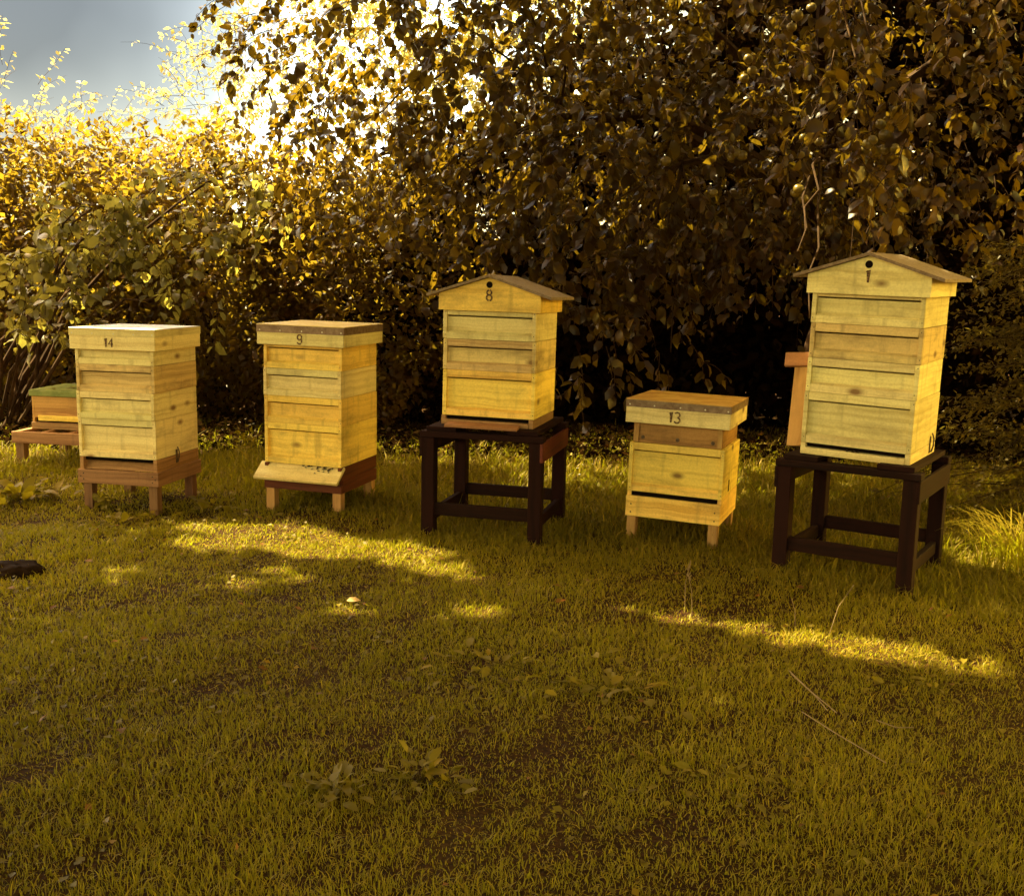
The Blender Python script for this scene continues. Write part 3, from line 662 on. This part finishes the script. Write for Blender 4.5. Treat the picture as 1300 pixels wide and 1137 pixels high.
def number(parent, txt, size, loc, name='number', w=.17):
    """stencilled digits: thin strokes of paint on the board"""
    b = bmesh.new(); adv = .62; x0 = -(len(txt) - 1) * adv / 2
    for i, ch in enumerate(txt):
        for st in DIGIT[ch]:
            pts = [Vector((x0 + i * adv + x, z)) for x, z in st]; L_, R_ = [], []
            for k, p in enumerate(pts):
                t = (pts[min(k + 1, len(pts) - 1)] - pts[max(k - 1, 0)]).normalized(); n = Vector((-t.y, t.x))
                if 0 < k < len(pts) - 1:
                    t1 = (p - pts[k - 1]).normalized(); n = n / max(.45, abs(n.dot(Vector((-t1.y, t1.x)))))
                L_.append(p + n * w / 2); R_.append(p - n * w / 2)
            lv = [b.verts.new((q.x * size, 0, q.y * size)) for q in L_]; rv = [b.verts.new((q.x * size, 0, q.y * size)) for q in R_]
            for k in range(len(pts) - 1): b.faces.new((lv[k], rv[k], rv[k + 1], lv[k + 1]))
    o = obj(name, b, M['paint'], parent); o.location = (loc[0], loc[1] - .0004 - .0004 * 1, loc[2]); return o
def flat_roof(parent, z0, z1, w, wood_m, edge_m, top_m, num, size=.045, nx=-.01, edge=.4):
    b = bmesh.new(); h = w / 2; zt = z1 - .004; ze = z0 + (z1 - z0) * (1 - edge); t = .016
    for s in (-1, 1):
        box(b, -h, h, s * h - (t if s > 0 else 0), s * h + (t if s < 0 else 0), z0, zt)
        box(b, s * h - (t if s > 0 else 0), s * h + (t if s < 0 else 0), -h + t, h - t, z0, zt)
    roof = obj('roof', b, wood_m, parent)
    b = bmesh.new(); e = .0022
    box(b, -h - e, h + e, -h - e, h + e, zt, z1, .0012); obj('roof_sheet', b, top_m, roof)
    b = bmesh.new()
    for s in (-1, 1):
        box(b, -h - e, h + e, s * h - (0 if s > 0 else e), s * h + (e if s > 0 else 0), ze, zt - .0003, 0)
        box(b, s * h - (0 if s > 0 else e), s * h + (e if s > 0 else 0), -h, h, ze, zt - .0003, 0)
    nails(b, [(u * h, -h - e - .0004, ze + .012) for u in (-.93, -.45, .05, .52, .95)], .004)
    addmat(obj('sheet_edge', b, edge_m, roof), M['zinc'])
    number(roof, num, size, (nx, -h - .0006, z0 + (ze - z0) * .52))
    return roof
def gable_roof(parent, z0, mt, num):
    h = .25; zs, zr = z0 + .078, z0 + .158; b = bmesh.new()
    for s in (-1, 1):
        prism(b, [(-h, z0), (h, z0), (h, zs), (0, zr), (-h, zs)], s * h - (.016 if s > 0 else 0), s * h + (.016 if s < 0 else 0))
        box(b, s * h - (.016 if s > 0 else 0), s * h + (.016 if s < 0 else 0), -h + .016, h - .016, z0, zs - .004)
    roof = obj('roof', b, mt, parent)
    sl = (zr - zs) / h; ex = .055; t = .013
    for s in (-1, 1):
        b = bmesh.new(); o_ = h + ex
        prism(b, [(0, zr + .002), (s * o_, zs - sl * ex + .002), (s * o_, zs - sl * ex + .002 + t), (0, zr + .002 + t)], -h - .026, h + .03)
        obj('roof_board', b, M['felt'], roof)
    b = bmesh.new(); m4 = Matrix.Translation((0, -h - .0006, zr - .034)) @ Matrix.Rotation(R(90), 4, 'X')
    bmesh.ops.create_cone(b, cap_ends=True, segments=20, radius1=.0155, radius2=.0155, depth=.0012, matrix=m4); obj('vent_hole', b, M['dark'], roof)
    number(roof, num, .05, (0, -h - .0006, z0 + .075))
    return roof
def hive_root(label, q, z):
    x, y, yaw, tx, ty = q; yaw = R(yaw); tx = R(tx); ty = R(ty)
    a, b_ = tx * z, ty * z
    loc = (x + a * math.cos(yaw) - b_ * math.sin(yaw), y + a * math.sin(yaw) + b_ * math.cos(yaw), z)
    r = empty('beehive', loc, (-ty, tx, yaw)); tag(r, label, 'beehive', 'wooden beehives in a row on the lawn'); return r
def legs(root, mt, w, d, z0, z1, t=.045):
    for sx in (-1, 1):
        for sy in (-1, 1):
            b = bmesh.new(); box(b, sx * w - t / 2, sx * w + t / 2, sy * d - t / 2, sy * d + t / 2, z0, z1, .002); obj('leg', b, mt, root)
def clip(root, y, z):
    """an iron spring clip on the right hand side"""
    b = bmesh.new(); x = HW + .004
    box(b, HW - .001, HW + .004, y - .008, y + .008, z - .045, z + .03, .001)
    tube(b, [(x + .004, y, z - .04), (x + .012, y, z - .01), (x + .012, y, z + .02), (x + .003, y, z + .045)], .0035, 6)
    obj('clip', b, M['iron'], root)
def entrance(root, z, h=.020):
    b = bmesh.new(); box(b, -HW + .02, HW - .02, -HW + .022, -HW + .03, z - h, z, 0); obj('entrance', b, M['dark'], root)

# hive 14, left
r = hive_root('tall flat roofed beehive numbered 14 with a pale metal roof, leftmost big hive', (-2.088, 5.887, -11.2, 0, 0), 0)
z = .262
hive_box(r, 'brood_box', z, .212, M['pine'])
for i, mm in enumerate(('pine', 'pine_aged', 'pine')): hive_box(r, 'super', z + .212 + i * .147, .147, M[mm])
flat_roof(r, .848, .963, .498, M['pine'], M['pine'], M['zinc'], '14', .046, -.02, .36)
entrance(r, .262)
b = bmesh.new(); w = HW
for s in (-1, 1): box(b, s * w - (.022 if s > 0 else 0), s * w + (.022 if s < 0 else 0), -w, w, .165, .2605)
box(b, -w + .022, w - .022, -w + .05, w, .225, .240); 
v0 = [(-.2075, -w + .012, .195), (-.2075, -w + .055, .241), (-.2075, -w + .07, .241), (-.2075, -w + .03, .195)]
va = [b.verts.new(v) for v in v0]; vb = [b.verts.new((-v[0], v[1], v[2])) for v in v0]
b.faces.new(va); b.faces.new(vb[::-1])
for i in range(4): b.faces.new((va[i], vb[i], vb[(i + 1) % 4], va[(i + 1) % 4]))
obj('floor', b, M['floorboard'], r)
b = bmesh.new(); w2 = .240
for s in (-1, 1):
    box(b, -w2, w2, s * w2 - (.02 if s > 0 else 0), s * w2 + (.02 if s < 0 else 0), .118, .193); box(b, s * w2 - (.02 if s > 0 else 0), s * w2 + (.02 if s < 0 else 0), -w2 + .02, w2 - .02, .118, .193)
nails(b, [(sx * k, -w2 - .0006, zz) for sx in (-1, 1) for k, zz in ((.205, .14), (.222, .155), (.205, .172))], .004)
addmat(obj('stand_frame', b, M['brown'], r), M['nail'])
legs(r, M['brown_leg'], .195, .195, -.09, .135, .05)
clip(r, -.02, .262)

# hive 9
r = hive_root('tall flat roofed beehive numbered 9 with a sloping landing board and bees at its entrance', (-1.070, 5.887, -16.5, .5, -.4), 0)
z = .248
hive_box(r, 'brood_box', z, .222, M['pine_warm'])
for i, mm in enumerate(('pine_warm', 'pine', 'pine_warm')): hive_box(r, 'super', z + .222 + i * .148, .148, M[mm])
flat_roof(r, .893, 1.001, .508, M['pine'], M['zinc_edge'], M['zinc_yellow'], '9', .05, 0, .40)
entrance(r, .248)
b = bmesh.new()
for s in (-1, 1): box(b, s * HW - (.022 if s > 0 else 0), s * HW + (.022 if s < 0 else 0), -HW, HW, .175, .2465)
box(b, -HW + .022, HW - .022, -HW + .04, HW, .205, .222)
obj('floor', b, M['redbrown'], r)
b = bmesh.new(); m4 = Matrix.Translation((-.012, -HW - .018, .205)) @ Matrix.Rotation(R(36), 4, 'X')
box(b, -.25, .25, -.062, .062, -.008, .008, .0016, m4); obj('landing_board', b, M['pine'], r)
b = bmesh.new(); w2 = .232
for s in (-1, 1):
    box(b, -w2, w2, s * w2 - (.024 if s > 0 else 0), s * w2 + (.024 if s < 0 else 0), .105, .170 if s > 0 else .150); box(b, s * w2 - (.024 if s > 0 else 0), s * w2 + (.024 if s < 0 else 0), -w2 + .024, w2 - .024, .105, .174)
obj('stand_frame', b, M['redbrown'], r)
legs(r, M['pine_leg'], .2, .2, -.05, .130, .05)
HIVE9 = r

# hive 13
r = hive_root('short flat roofed beehive numbered 13 with an old brown top box, standing on pale legs', (.857, 5.230, -20.9, 1.1, .6), 0)
hive_box(r, 'brood_box', .250, .240, M['pine_warm'])
b = bmesh.new(); e = .215
for s in (-1, 1):
    box(b, s * e - (.03 if s > 0 else 0), s * e + (.03 if s < 0 else 0), -e, e, .491, .60)
    box(b, -e + .03, e - .03, s * (e - .012) - .008, s * (e - .012) + .008, .491, .60, 0)
nails(b, [(u, -e + .003, .515) for u in (-.17, 0, .17)], .010, .004, 10)
o = addmat(obj('super', b, M['pine_old'], r), M['iron'])
for s in (-1, 1):
    b = bmesh.new(); box(b, s * (e - .012) - .012, s * (e - .012) + .012, -e - .006, -e - .0005, .492, .598); obj('corner_post', b, M['pine_leg'], o)
flat_roof(r, .588, .702, .502, M['pine'], M['zinc_edge'], M['zinc_rust'], '13', .05, -.015, .34)
b = bmesh.new(); box(b, -HW + .02, HW - .02, -HW + .022, -HW + .03, .226, .249, 0); obj('entrance', b, M['dark'], r)
b = bmesh.new(); w2 = HW + .001
for s in (-1, 1): box(b, s * w2 - (.02 if s > 0 else 0), s * w2 + (.02 if s < 0 else 0), -w2 + .019, w2, .125, .249)
box(b, -w2, w2, -w2, -w2 + .0185, .125, .226); box(b, -w2 + .02, w2 - .02, w2 - .02, w2, .125, .249); box(b, -w2 + .02, w2 - .02, -w2 + .03, w2 - .02, .19, .205)
nails(b, [(u, -w2 - .0006, zz) for u, zz in ((.205, .185), (.205, .145), (-.205, .185), (-.205, .145))], .004)
addmat(obj('floor', b, M['pine_warm'], r), M['nail'])
legs(r, M['pine_leg'], .2, .2, -.05, .128, .046)
b = bmesh.new(); box(b, HW + .0005, HW + .003, -.055, -.030, .262, .32, .001); obj('hand_hold', b, M['dark'], r)

# tables
def stand(label, x, y, yaw, zt, w, wl):
    root = empty('hive_stand', (x, y, 0), (0, 0, R(yaw))); tag(root, label, 'table', 'dark wooden tables under hives')
    t = .064; h = w / 2
    for sx in (-1, 1):
        for sy in (-1, 1):
            b = bmesh.new(); cx_, cy_ = sx * (h - t / 2 - .006), sy * (h - t / 2 - .006)
            box(b, cx_ - t / 2, cx_ + t / 2, cy_ - t / 2, cy_ + t / 2, -.05, zt - .0315, .003); obj('leg', b, M['stained_leg'], root)
    for sx in (-1, 1):
        b = bmesh.new(); x0 = sx * (h - .0065); box(b, x0 - .009, x0 + .006, -h + .004, h - .004, zt - .125, zt - .033, .002); obj('apron', b, M['redbrown'] if (sx > 0 and zt > .525) else M['stained'], root)  # right apron of the taller table redder: warm light painted in
    for sy in (-1, 1):
        b = bmesh.new(); box(b, -h, h, sy * h - (.07 if sy > 0 else 0), sy * h + (.07 if sy < 0 else 0), zt - .030, zt - .001, .002); obj('top_rail', b, M['stained'], root)
        b = bmesh.new(); y0 = sy * (h - .036); box(b, -h + .03, h - .03, y0 - .014, y0 + .014, .115, .175, .002); obj('stretcher', b, M['stained'], root)
    for sx in (-1, 1):
        b = bmesh.new(); x0 = sx * (h - .036); box(b, x0 - .013, x0 + .013, -h + .07, h - .07, .075, .130, .002); obj('stretcher', b, M['stained'], root)
    for sx in (-1, 1):
        b = bmesh.new(); x0 = sx * (h - .105); box(b, x0 - .075, x0 + .075, -h + .012, h + .004, zt, zt + .022, .002); obj('top_board', b, M['stained'], root)
    return root
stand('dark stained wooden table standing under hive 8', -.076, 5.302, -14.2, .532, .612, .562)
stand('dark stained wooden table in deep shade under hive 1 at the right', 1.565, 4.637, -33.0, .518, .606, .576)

def tall_hive(label, q, zbase, zbox, n_super, brood, sup, zroof, num, mt):
    r = hive_root(label, q, zbase)
    o = zbase
    hive_box(r, 'brood_box', zbox - o, brood, mt)
    for i in range(n_super): hive_box(r, 'super', zbox - o + brood + i * sup, sup, M['pine_aged'] if (num, i) in (('8', 0), ('1', 1)) else M['pine'] if (num, i) == ('8', 1) else mt)
    gable_roof(r, zroof - o, mt, num)
    entrance(r, zbox - o, .018)
    b = bmesh.new()
    for s in (-1, 1): box(b, s * HW - (.022 if s > 0 else 0), s * HW + (.022 if s < 0 else 0), -HW, HW, .0005, zbox - o - .0008)
    box(b, -HW + .022, HW - .022, -HW - .004, HW, .001, max(.014, zbox - o - .02)); obj('floor', b, M['floorboard'] if num == '8' else mt, r)
    return r
r8 = tall_hive('gable roofed beehive numbered 8 standing on a dark wooden table', (-.076, 5.302, -14.2, .6, .6), .5545, .600, 2, .222, .149, 1.108, '8', M['pine_warm'])
# the flight board that slopes from the entrance of hive 8 to the table edge
b = bmesh.new(); box(b, -.19, .17, -.075, .0, -.006, .006, .001, Matrix.Translation((0, -HW - .005, .012)) @ Matrix.Rotation(R(8), 4, 'X')); obj('landing_board', b, M['floorboard'], r8)
r1 = tall_hive('tallest gable roofed beehive numbered 1, leaning a little on a dark table at the right', (1.565, 4.637, -33.0, 1.1, -.6), .5405, .590, 3, .222, .147, 1.231, '1', M['pine'])
clip(r1, .12, .055)

# board leaning at the left of hive 1
p0, p1 = at(1008, 566, 4.72), at(1020, 452, 4.86)
root = empty('leaning_board', p0); tag(root, 'narrow pale board with a short crosspiece leaning against the left side of hive 1', 'board')
d = (p1 - p0); ln = d.length; d.normalize(); xa = Vector((math.cos(R(-33)), math.sin(R(-33)), 0)); ya = d.cross(xa).normalized(); xa = ya.cross(d)
root.rotation_euler = Matrix((xa, ya, d)).transposed().to_euler()
b = bmesh.new(); box(b, -.032, .032, -.009, .009, .0, ln, .0015); obj('plank', b, M['pine_leg'], root)
b = bmesh.new(); box(b, -.075, .05, -.029, -.0095, ln - .055, ln + .01, .0015); obj('crosspiece', b, M['floorboard'], root)

# nucleus box and its low stand, far left
NX, NY = -2.93, 7.08
root = empty('low_stand', (NX, NY, gz(NX, NY)), (0, 0, R(-8))); tag(root, 'low reddish wooden stand with open slatted top under the small green roofed box', 'stand')
sw, sd, zt = .29, .30, .235
for sx in (-1, 1):
    for sy in (-1, 1):
        b = bmesh.new(); box(b, sx * (sw - .04) - .028, sx * (sw - .04) + .028, sy * (sd - .05) - .028, sy * (sd - .05) + .028, -.05, zt - .07, .002); obj('leg', b, M['brown_leg'], root)
for sy in (-1, 1):
    b = bmesh.new(); box(b, -sw, sw, sy * sd - (.025 if sy > 0 else 0), sy * sd + (.025 if sy < 0 else 0), zt - .075, zt, .002); obj('frame_rail', b, M['brown'], root)
for u in (-.27, -.09, .09, .27):
    b = bmesh.new(); box(b, u - .02, u + .02, -sd + .026, sd - .026, zt - .03, zt - .002, .002); obj('slat', b, M['brown'], root)
root = empty('nucleus_hive', (NX + .02, NY + .06, gz(NX, NY) + zt + .001), (0, 0, R(-8))); tag(root, 'small brown hive box with a green roof on a low stand at the far left', 'beehive')
b = bmesh.new()
for s in (-1, 1):
    box(b, s * .25 - (.018 if s > 0 else 0), s * .25 + (.018 if s < 0 else 0), -.2, .2, .045, .215); box(b, -.232, .232, s * .2 - (.018 if s > 0 else 0), s * .2 + (.018 if s < 0 else 0), .075, .215)
bx = obj('box', b, M['ochre'], root)
b = bmesh.new(); box(b, -.20, .232, -.216, -.2005, .055, .090); obj('rail', b, M['pine_warm'], bx)
b = bmesh.new(); box(b, -.25, .25, -.215, .2, .0, .044); obj('floor', b, M['brown'], root)
b = bmesh.new(); box(b, -.262, .262, -.215, .215, .216, .256, .004); box(b, -.255, .255, -.208, .208, .2565, .260, .001); obj('roof', b, M['green_sheet'], root)
# fallen leaves on the green roof
n = 16; P = np.stack([rng.uniform(-.2, .22, n), rng.uniform(-.18, .15, n), np.full(n, .012)], 1)
lf = leaves('fallen_leaves', P, rng.normal(size=(n, 3)) * [1, 1, .15], np.tile([0, 0, 1.], (n, 1)) + rng.normal(size=(n, 3)) * .2, rng.uniform(.035, .06, n), M['hazel_leaf'])
lf.location = (NX + .02, NY + .06, gz(NX, NY) + zt + .261); tag(lf, 'scatter of pale fallen leaves on the green box roof', 'leaves', kind='stuff')

# ------------------------------------------------------------------ bees on the landing board of hive 9
bb = bmesh.new()
for c, r_, sx in (((0, 0, 0), .0028, 1.9), ((.0062, 0, .0006), .0025, 1.15), ((.0098, 0, .0003), .0018, .9)):
    bmesh.ops.create_uvsphere(bb, u_segments=8, v_segments=6, radius=r_, matrix=Matrix.Translation(c) @ Matrix.Diagonal((sx, 1, .95, 1)))
for s in (-1, 1):
    tube(bb, [(.006, s * .002, -.001), (.007, s * .005, .0005), (.008, s * .007, -.003)], .0004, 3); tube(bb, [(.004, s * .002, -.001), (.002, s * .005, .0005), (.0, s * .007, -.003)], .0004, 3)
bee_me = bpy.data.meshes.new('bee_body'); bb.to_mesh(bee_me); bb.free(); bee_me.materials.append(M['bee']); bee_me.shade_smooth()
wb = bmesh.new()
for s in (-1, 1):
    v = [wb.verts.new(q) for q in ((.005, s * .001, .0026), (-.001, s * .0042, .0034), (-.0065, s * .0046, .0032), (-.006, s * .0018, .003))]; wb.faces.new(v)
wing_me = bpy.data.meshes.new('wings'); wb.to_mesh(wing_me); wb.free(); wing_me.materials.append(M['wing'])
bpy.context.view_layer.update()
def bee(p, az, tilt, label, group, first=[]):
    r = empty('honey_bee', p, (tilt, 0, az)); tag(r, label, 'bee', group)
    for nm, me in (('body', bee_me), ('wings', wing_me)):
        o = bpy.data.objects.new(nm, me); col.objects.link(o); o.parent = r
MW = HIVE9.matrix_world
for k in range(30):
    t = rng.beta(2.5, 1.5); lx = -.02 + .22 * t; s = abs(random.gauss(0, .018)) if lx > .06 else abs(random.gauss(0, .006))
    ly = .050 - s; q = MW @ (Matrix.Translation((-.012, -HW - .018, .205)) @ Matrix.Rotation(R(36), 4, 'X') @ Vector((lx, ly, .0115)))
    bee(q, random.uniform(0, 6.28), R(30) * 0, 'dark honey bee crowding at the entrance of hive 9', 'bees at the entrance of hive 9')
MW1 = r1.matrix_world
for lx in (.0, .018, -.03):
    q = MW1 @ Vector((lx, -HW - .002 - .004 + .004, .034)); bee(q, random.uniform(0, 6), 0, 'dark honey bee at the entrance of hive 1', 'bees at the entrance of hive 1')

# ------------------------------------------------------------------ small plants and litter
def weed(label, u, v, n, size, sp, up=.35, m='weed_leaf', name='broadleaf_weed', group=None):
    g = gpt(u, v); z = gz(g.x, g.y); root = empty(name, (g.x, g.y, z)); tag(root, label, 'plant', group)
    a = rng.uniform(0, 6.28, n); rr = np.abs(rng.normal(0, sp, n)); P = np.stack([rr * np.cos(a), rr * np.sin(a), rng.uniform(.004, up * .09, n)], 1)
    D = np.stack([np.cos(a) + rng.normal(0, .4, n), np.sin(a) + rng.normal(0, .4, n), rng.uniform(-.05, up * 1.6, n)], 1)
    leaves('foliage', P, D, np.tile([0, 0, 1.], (n, 1)) + rng.normal(size=(n, 3)) * .3, size * rng.uniform(.6, 1.3, n), M[m], root, True, narrow=.8)
    b = bmesh.new()
    for i in range(0, n, 2): tube(b, [(0, 0, -.01), tuple(P[i] * .6 + [0, 0, -.003]), tuple(P[i])], .0016, 3)
    obj('stem', b, M['weed_leaf'], root)
weed('low broad leaved weed rosette near the bottom edge, left of the middle', 425, 1005, 44, .042, .05)
weed('dock like weed with upright narrow leaves right of the bottom rosette', 535, 985, 44, .042, .06, .6)
weed('dark leafy weed patch in the middle of the lawn below hive 13', 775, 878, 46, .05, .16)
weed('dark leafy weed patch in the lawn in front of the table of hive 8', 625, 850, 34, .045, .14)
weed('large dark leaved weed clump at the left edge by the low stand', 25, 632, 80, .09, .17, .6)
weed('small leafy weed by the left front leg of hive 14', 145, 660, 40, .06, .16, .5)
weed('leafy weed growing between hives 14 and 9', 268, 640, 36, .07, .2, .5)
weed('small weed at the far end of the lit strip, at the right', 1180, 862, 34, .04, .16)
weed('faint leafy weed at the bottom edge, right of the middle', 905, 985, 24, .035, .12)
def flowers(label, u, v, y, n, hgt, sp, m):
    g = gpt(u, v) if y is None else Vector((at(u, v, y).x, y, 0)); z = gz(g.x, g.y); root = empty('flowering_plant', (g.x, g.y, z)); tag(root, label, 'plant')
    b = bmesh.new(); fb = bmesh.new(); Pl = []
    for _ in range(n):
        e = Vector((random.gauss(0, sp), random.gauss(0, sp * .7), hgt * random.uniform(.6, 1.15))); tube(b, [(e.x * .4, e.y * .4, -.01), (e.x * .7, e.y * .7, e.z * .6), tuple(e)], .0015, 3)
        for k in range(7):
            a = k * 6.283 / 7; d = Vector((math.cos(a), math.sin(a), .25)) * .011; s = Vector((-math.sin(a), math.cos(a), 0)) * .004
            fb.faces.new([fb.verts.new(e + q) for q in (Vector((0, 0, 0)), d * .6 + s, d, d * .6 - s)])
        for k in range(4): Pl.append(e * random.uniform(.2, .8))
    obj('stem', b, M['weed_leaf'], root); obj('flowers', fb, M[m], root); P = np.array(Pl)
    leaves('foliage', P, rng.normal(size=(len(P), 3)), np.tile([0, 0, 1.], (len(P), 1)) + rng.normal(size=(len(P), 3)) * .4, .045 * rng.uniform(.6, 1.3, len(P)), M['weed_leaf'], root)
flowers('white flowered weeds in the long grass left of hive 9', 312, 580, None, 9, .22, .10, 'petal')
flowers('yellow flowered weeds growing under hive 14', 130, 640, None, 6, .08, .05, 'yellow_petal')
flowers('white flowered weeds right of the table of hive 8', 728, 625, None, 5, .16, .05, 'petal')
def stalk(label, u0, v0, u1, v1, head=True):
    a = gpt(u0, v0); t = at(u1, v1, a.y - .01); root = empty('grass_stalk', (a.x, a.y, gz(a.x, a.y))); tag(root, label, 'plant')
    e = t - root.location; b = bmesh.new(); mid = e * .55 + Vector((-.012 if e.x > 0 else .006, 0, .008)); tube(b, [(0, 0, -.02), tuple(mid), tuple(e)], [.0016, .0014, .001], 5)
    o = obj('stem', b, M['dry'], root)
    if head:
        b = bmesh.new()
        for k in range(12):
            p = mid.lerp(e, .55 + .04 * k); q = p + Vector((random.gauss(0, .006), random.gauss(0, .006), .012)); tube(b, [tuple(p), tuple(p.lerp(q, .5)), tuple(q)], [.0006, .0022, .0005], 4)
        obj('seed_head', b, M['dry'], root)
stalk('upright dry grass stalk with a seed head in front of hive 13, taller of two', 870, 775, 877, 714)
stalk('upright dry grass stalk in front of hive 13, shorter of two', 879, 778, 874, 730)
stalk('slanting dry grass stalk in front of the table of hive 1', 1050, 808, 1084, 742, False)
stalk('thin dry grass stalk right of the table of hive 1', 1190, 715, 1202, 668, False)
stalk('short dry grass stalk beside the bright patch of grass, left of the slanting one', 1010, 795, 1005, 760, False)
def straw(label, pts):
    a = gpt(*pts[0]); root = None; q = []
    for u, v in pts:
        p = gpt(u, v); q.append(Vector((p.x, p.y, gz(p.x, p.y) + .030)))
    o0 = q[0].copy(); b = bmesh.new(); tube(b, [tuple(p - o0) for p in q], .0016, 5)
    o = obj('straw', b, M['dry']); o.location = o0; tag(o, label, 'straw')
straw('long dry straw lying on the lawn at the lower right', [(1018, 908), (1060, 935), (1124, 977)])
straw('dry straw lying on the lawn, upper of the crossed pair at the right', [(1001, 858), (1030, 883), (1062, 908)])
straw('dry straw lying on the lawn, steeper of the crossed pair at the right', [(1004, 862), (1034, 887), (1050, 905)])
straw('thin dry straw lying farthest right on the lawn', [(1112, 917), (1138, 927), (1160, 927)])
straw('short dry straw on the lawn below the crossed pair', [(982, 906), (990, 907)])
# one pale fallen leaf
g = gpt(440, 768)
o = leaves('fallen_leaf', np.zeros((1, 3)), np.array([[1, .3, .1]]), np.array([[.1, -.3, 1.]]), np.array([.055]), M['dry'], None, True, np.array([.9])); o.location = (g.x, g.y, gz(g.x, g.y) + .032)
tag(o, 'single pale curled leaf lying on the sunlit lawn', 'leaf')
# dark molehill at the left edge
g = gpt(14, 726); b = bmesh.new(); bmesh.ops.create_icosphere(b, subdivisions=4, radius=1)
for v in b.verts:
    n_ = .16 * math.sin(7 * v.co.x + 3 * v.co.z) * math.cos(6 * v.co.y) + .07 * math.sin(17 * v.co.x) * math.sin(15 * v.co.y + 9 * v.co.z) + random.gauss(0, .02)
    v.co *= 1 + n_; v.co = Vector((v.co.x * .13, v.co.y * .11, v.co.z * .042))
o = obj('molehill', b, M['dark_soil'], None, True); o.location = (g.x, g.y, gz(g.x, g.y) + .01); tag(o, 'dark heap of bare soil in the lawn at the left edge', 'molehill')
# dead leaves and ground cover
n = 420; x = rng.uniform(-5, 5, n); y = 2 + 7 * rng.random(n) ** .8; k = np.abs(x) < .55 * y + .5; x, y = x[k], y[k]; n = len(x)
o = leaves('dead_leaves', np.stack([x, y, ground_z(x, y) + rng.uniform(.008, .025, n)], 1), rng.normal(size=(n, 3)) * [1, 1, .2], np.tile([0, 0, 1.], (n, 1)) + rng.normal(size=(n, 3)) * .35, rng.uniform(.018, .045, n), M['litter'], None, False)
tag(o, 'brown dead leaves strewn through the lawn', 'leaves', kind='stuff')
n = 11000; x = rng.uniform(-5, 5, n); y = rng.uniform(1.6, 6.5, n); k = (np.abs(x) < .53 * y + .3) & (smooth_noise(x, y, 4.2, 21) + .5 * smooth_noise(x, y, 11, 22) > .02); x, y = x[k], y[k]; n = len(x)
o = leaves('clover', np.stack([x, y, ground_z(x, y) + rng.uniform(.012, .032, n)], 1), rng.normal(size=(n, 3)) * [1, 1, .25], np.tile([0, 0, 1.], (n, 1)) + rng.normal(size=(n, 3)) * .3, rng.uniform(.014, .030, n), M['weed_leaf'], None, False, narrow=1.3)
tag(o, 'small round leaves of clover mixed into the lawn', 'ground cover', kind='stuff')
n = 9000; x = rng.uniform(-5.5, 5, n); y = 7.4 + np.abs(rng.normal(0, .9, n)); z = ground_z(x, y) + rng.gamma(2, .03, n)
o = leaves('ivy_ground_cover', np.stack([x, y, z], 1), rng.normal(size=(n, 3)) * [1, 1, .4], np.tile([0, -.3, 1.], (n, 1)) + rng.normal(size=(n, 3)) * .4, rng.uniform(.035, .075, n), M['dark_leaf'], None, False, narrow=1.2)
tag(o, 'dark ivy covering the ground under the hedge and trees', 'ground cover', kind='stuff')

# ------------------------------------------------------------------ evening air
if HAZE:
    b = bmesh.new(); box(b, -14, 14, -6, 18, -1.2, 9.5, 0)
    m = bpy.data.materials.new('haze_air'); m.use_nodes = True; nt = m.node_tree; nt.nodes.clear()
    out = nd(nt, 'ShaderNodeOutputMaterial'); pv = nd(nt, 'ShaderNodeVolumePrincipled'); pv.inputs['Density'].default_value = HAZE
    pv.inputs['Color'].default_value = (.95, .93, .86, 1); pv.inputs['Anisotropy'].default_value = .7
    nt.links.new(pv.outputs[0], out.inputs['Volume'])
    hz = obj('haze', b, m); tag(hz, kind='stuff')
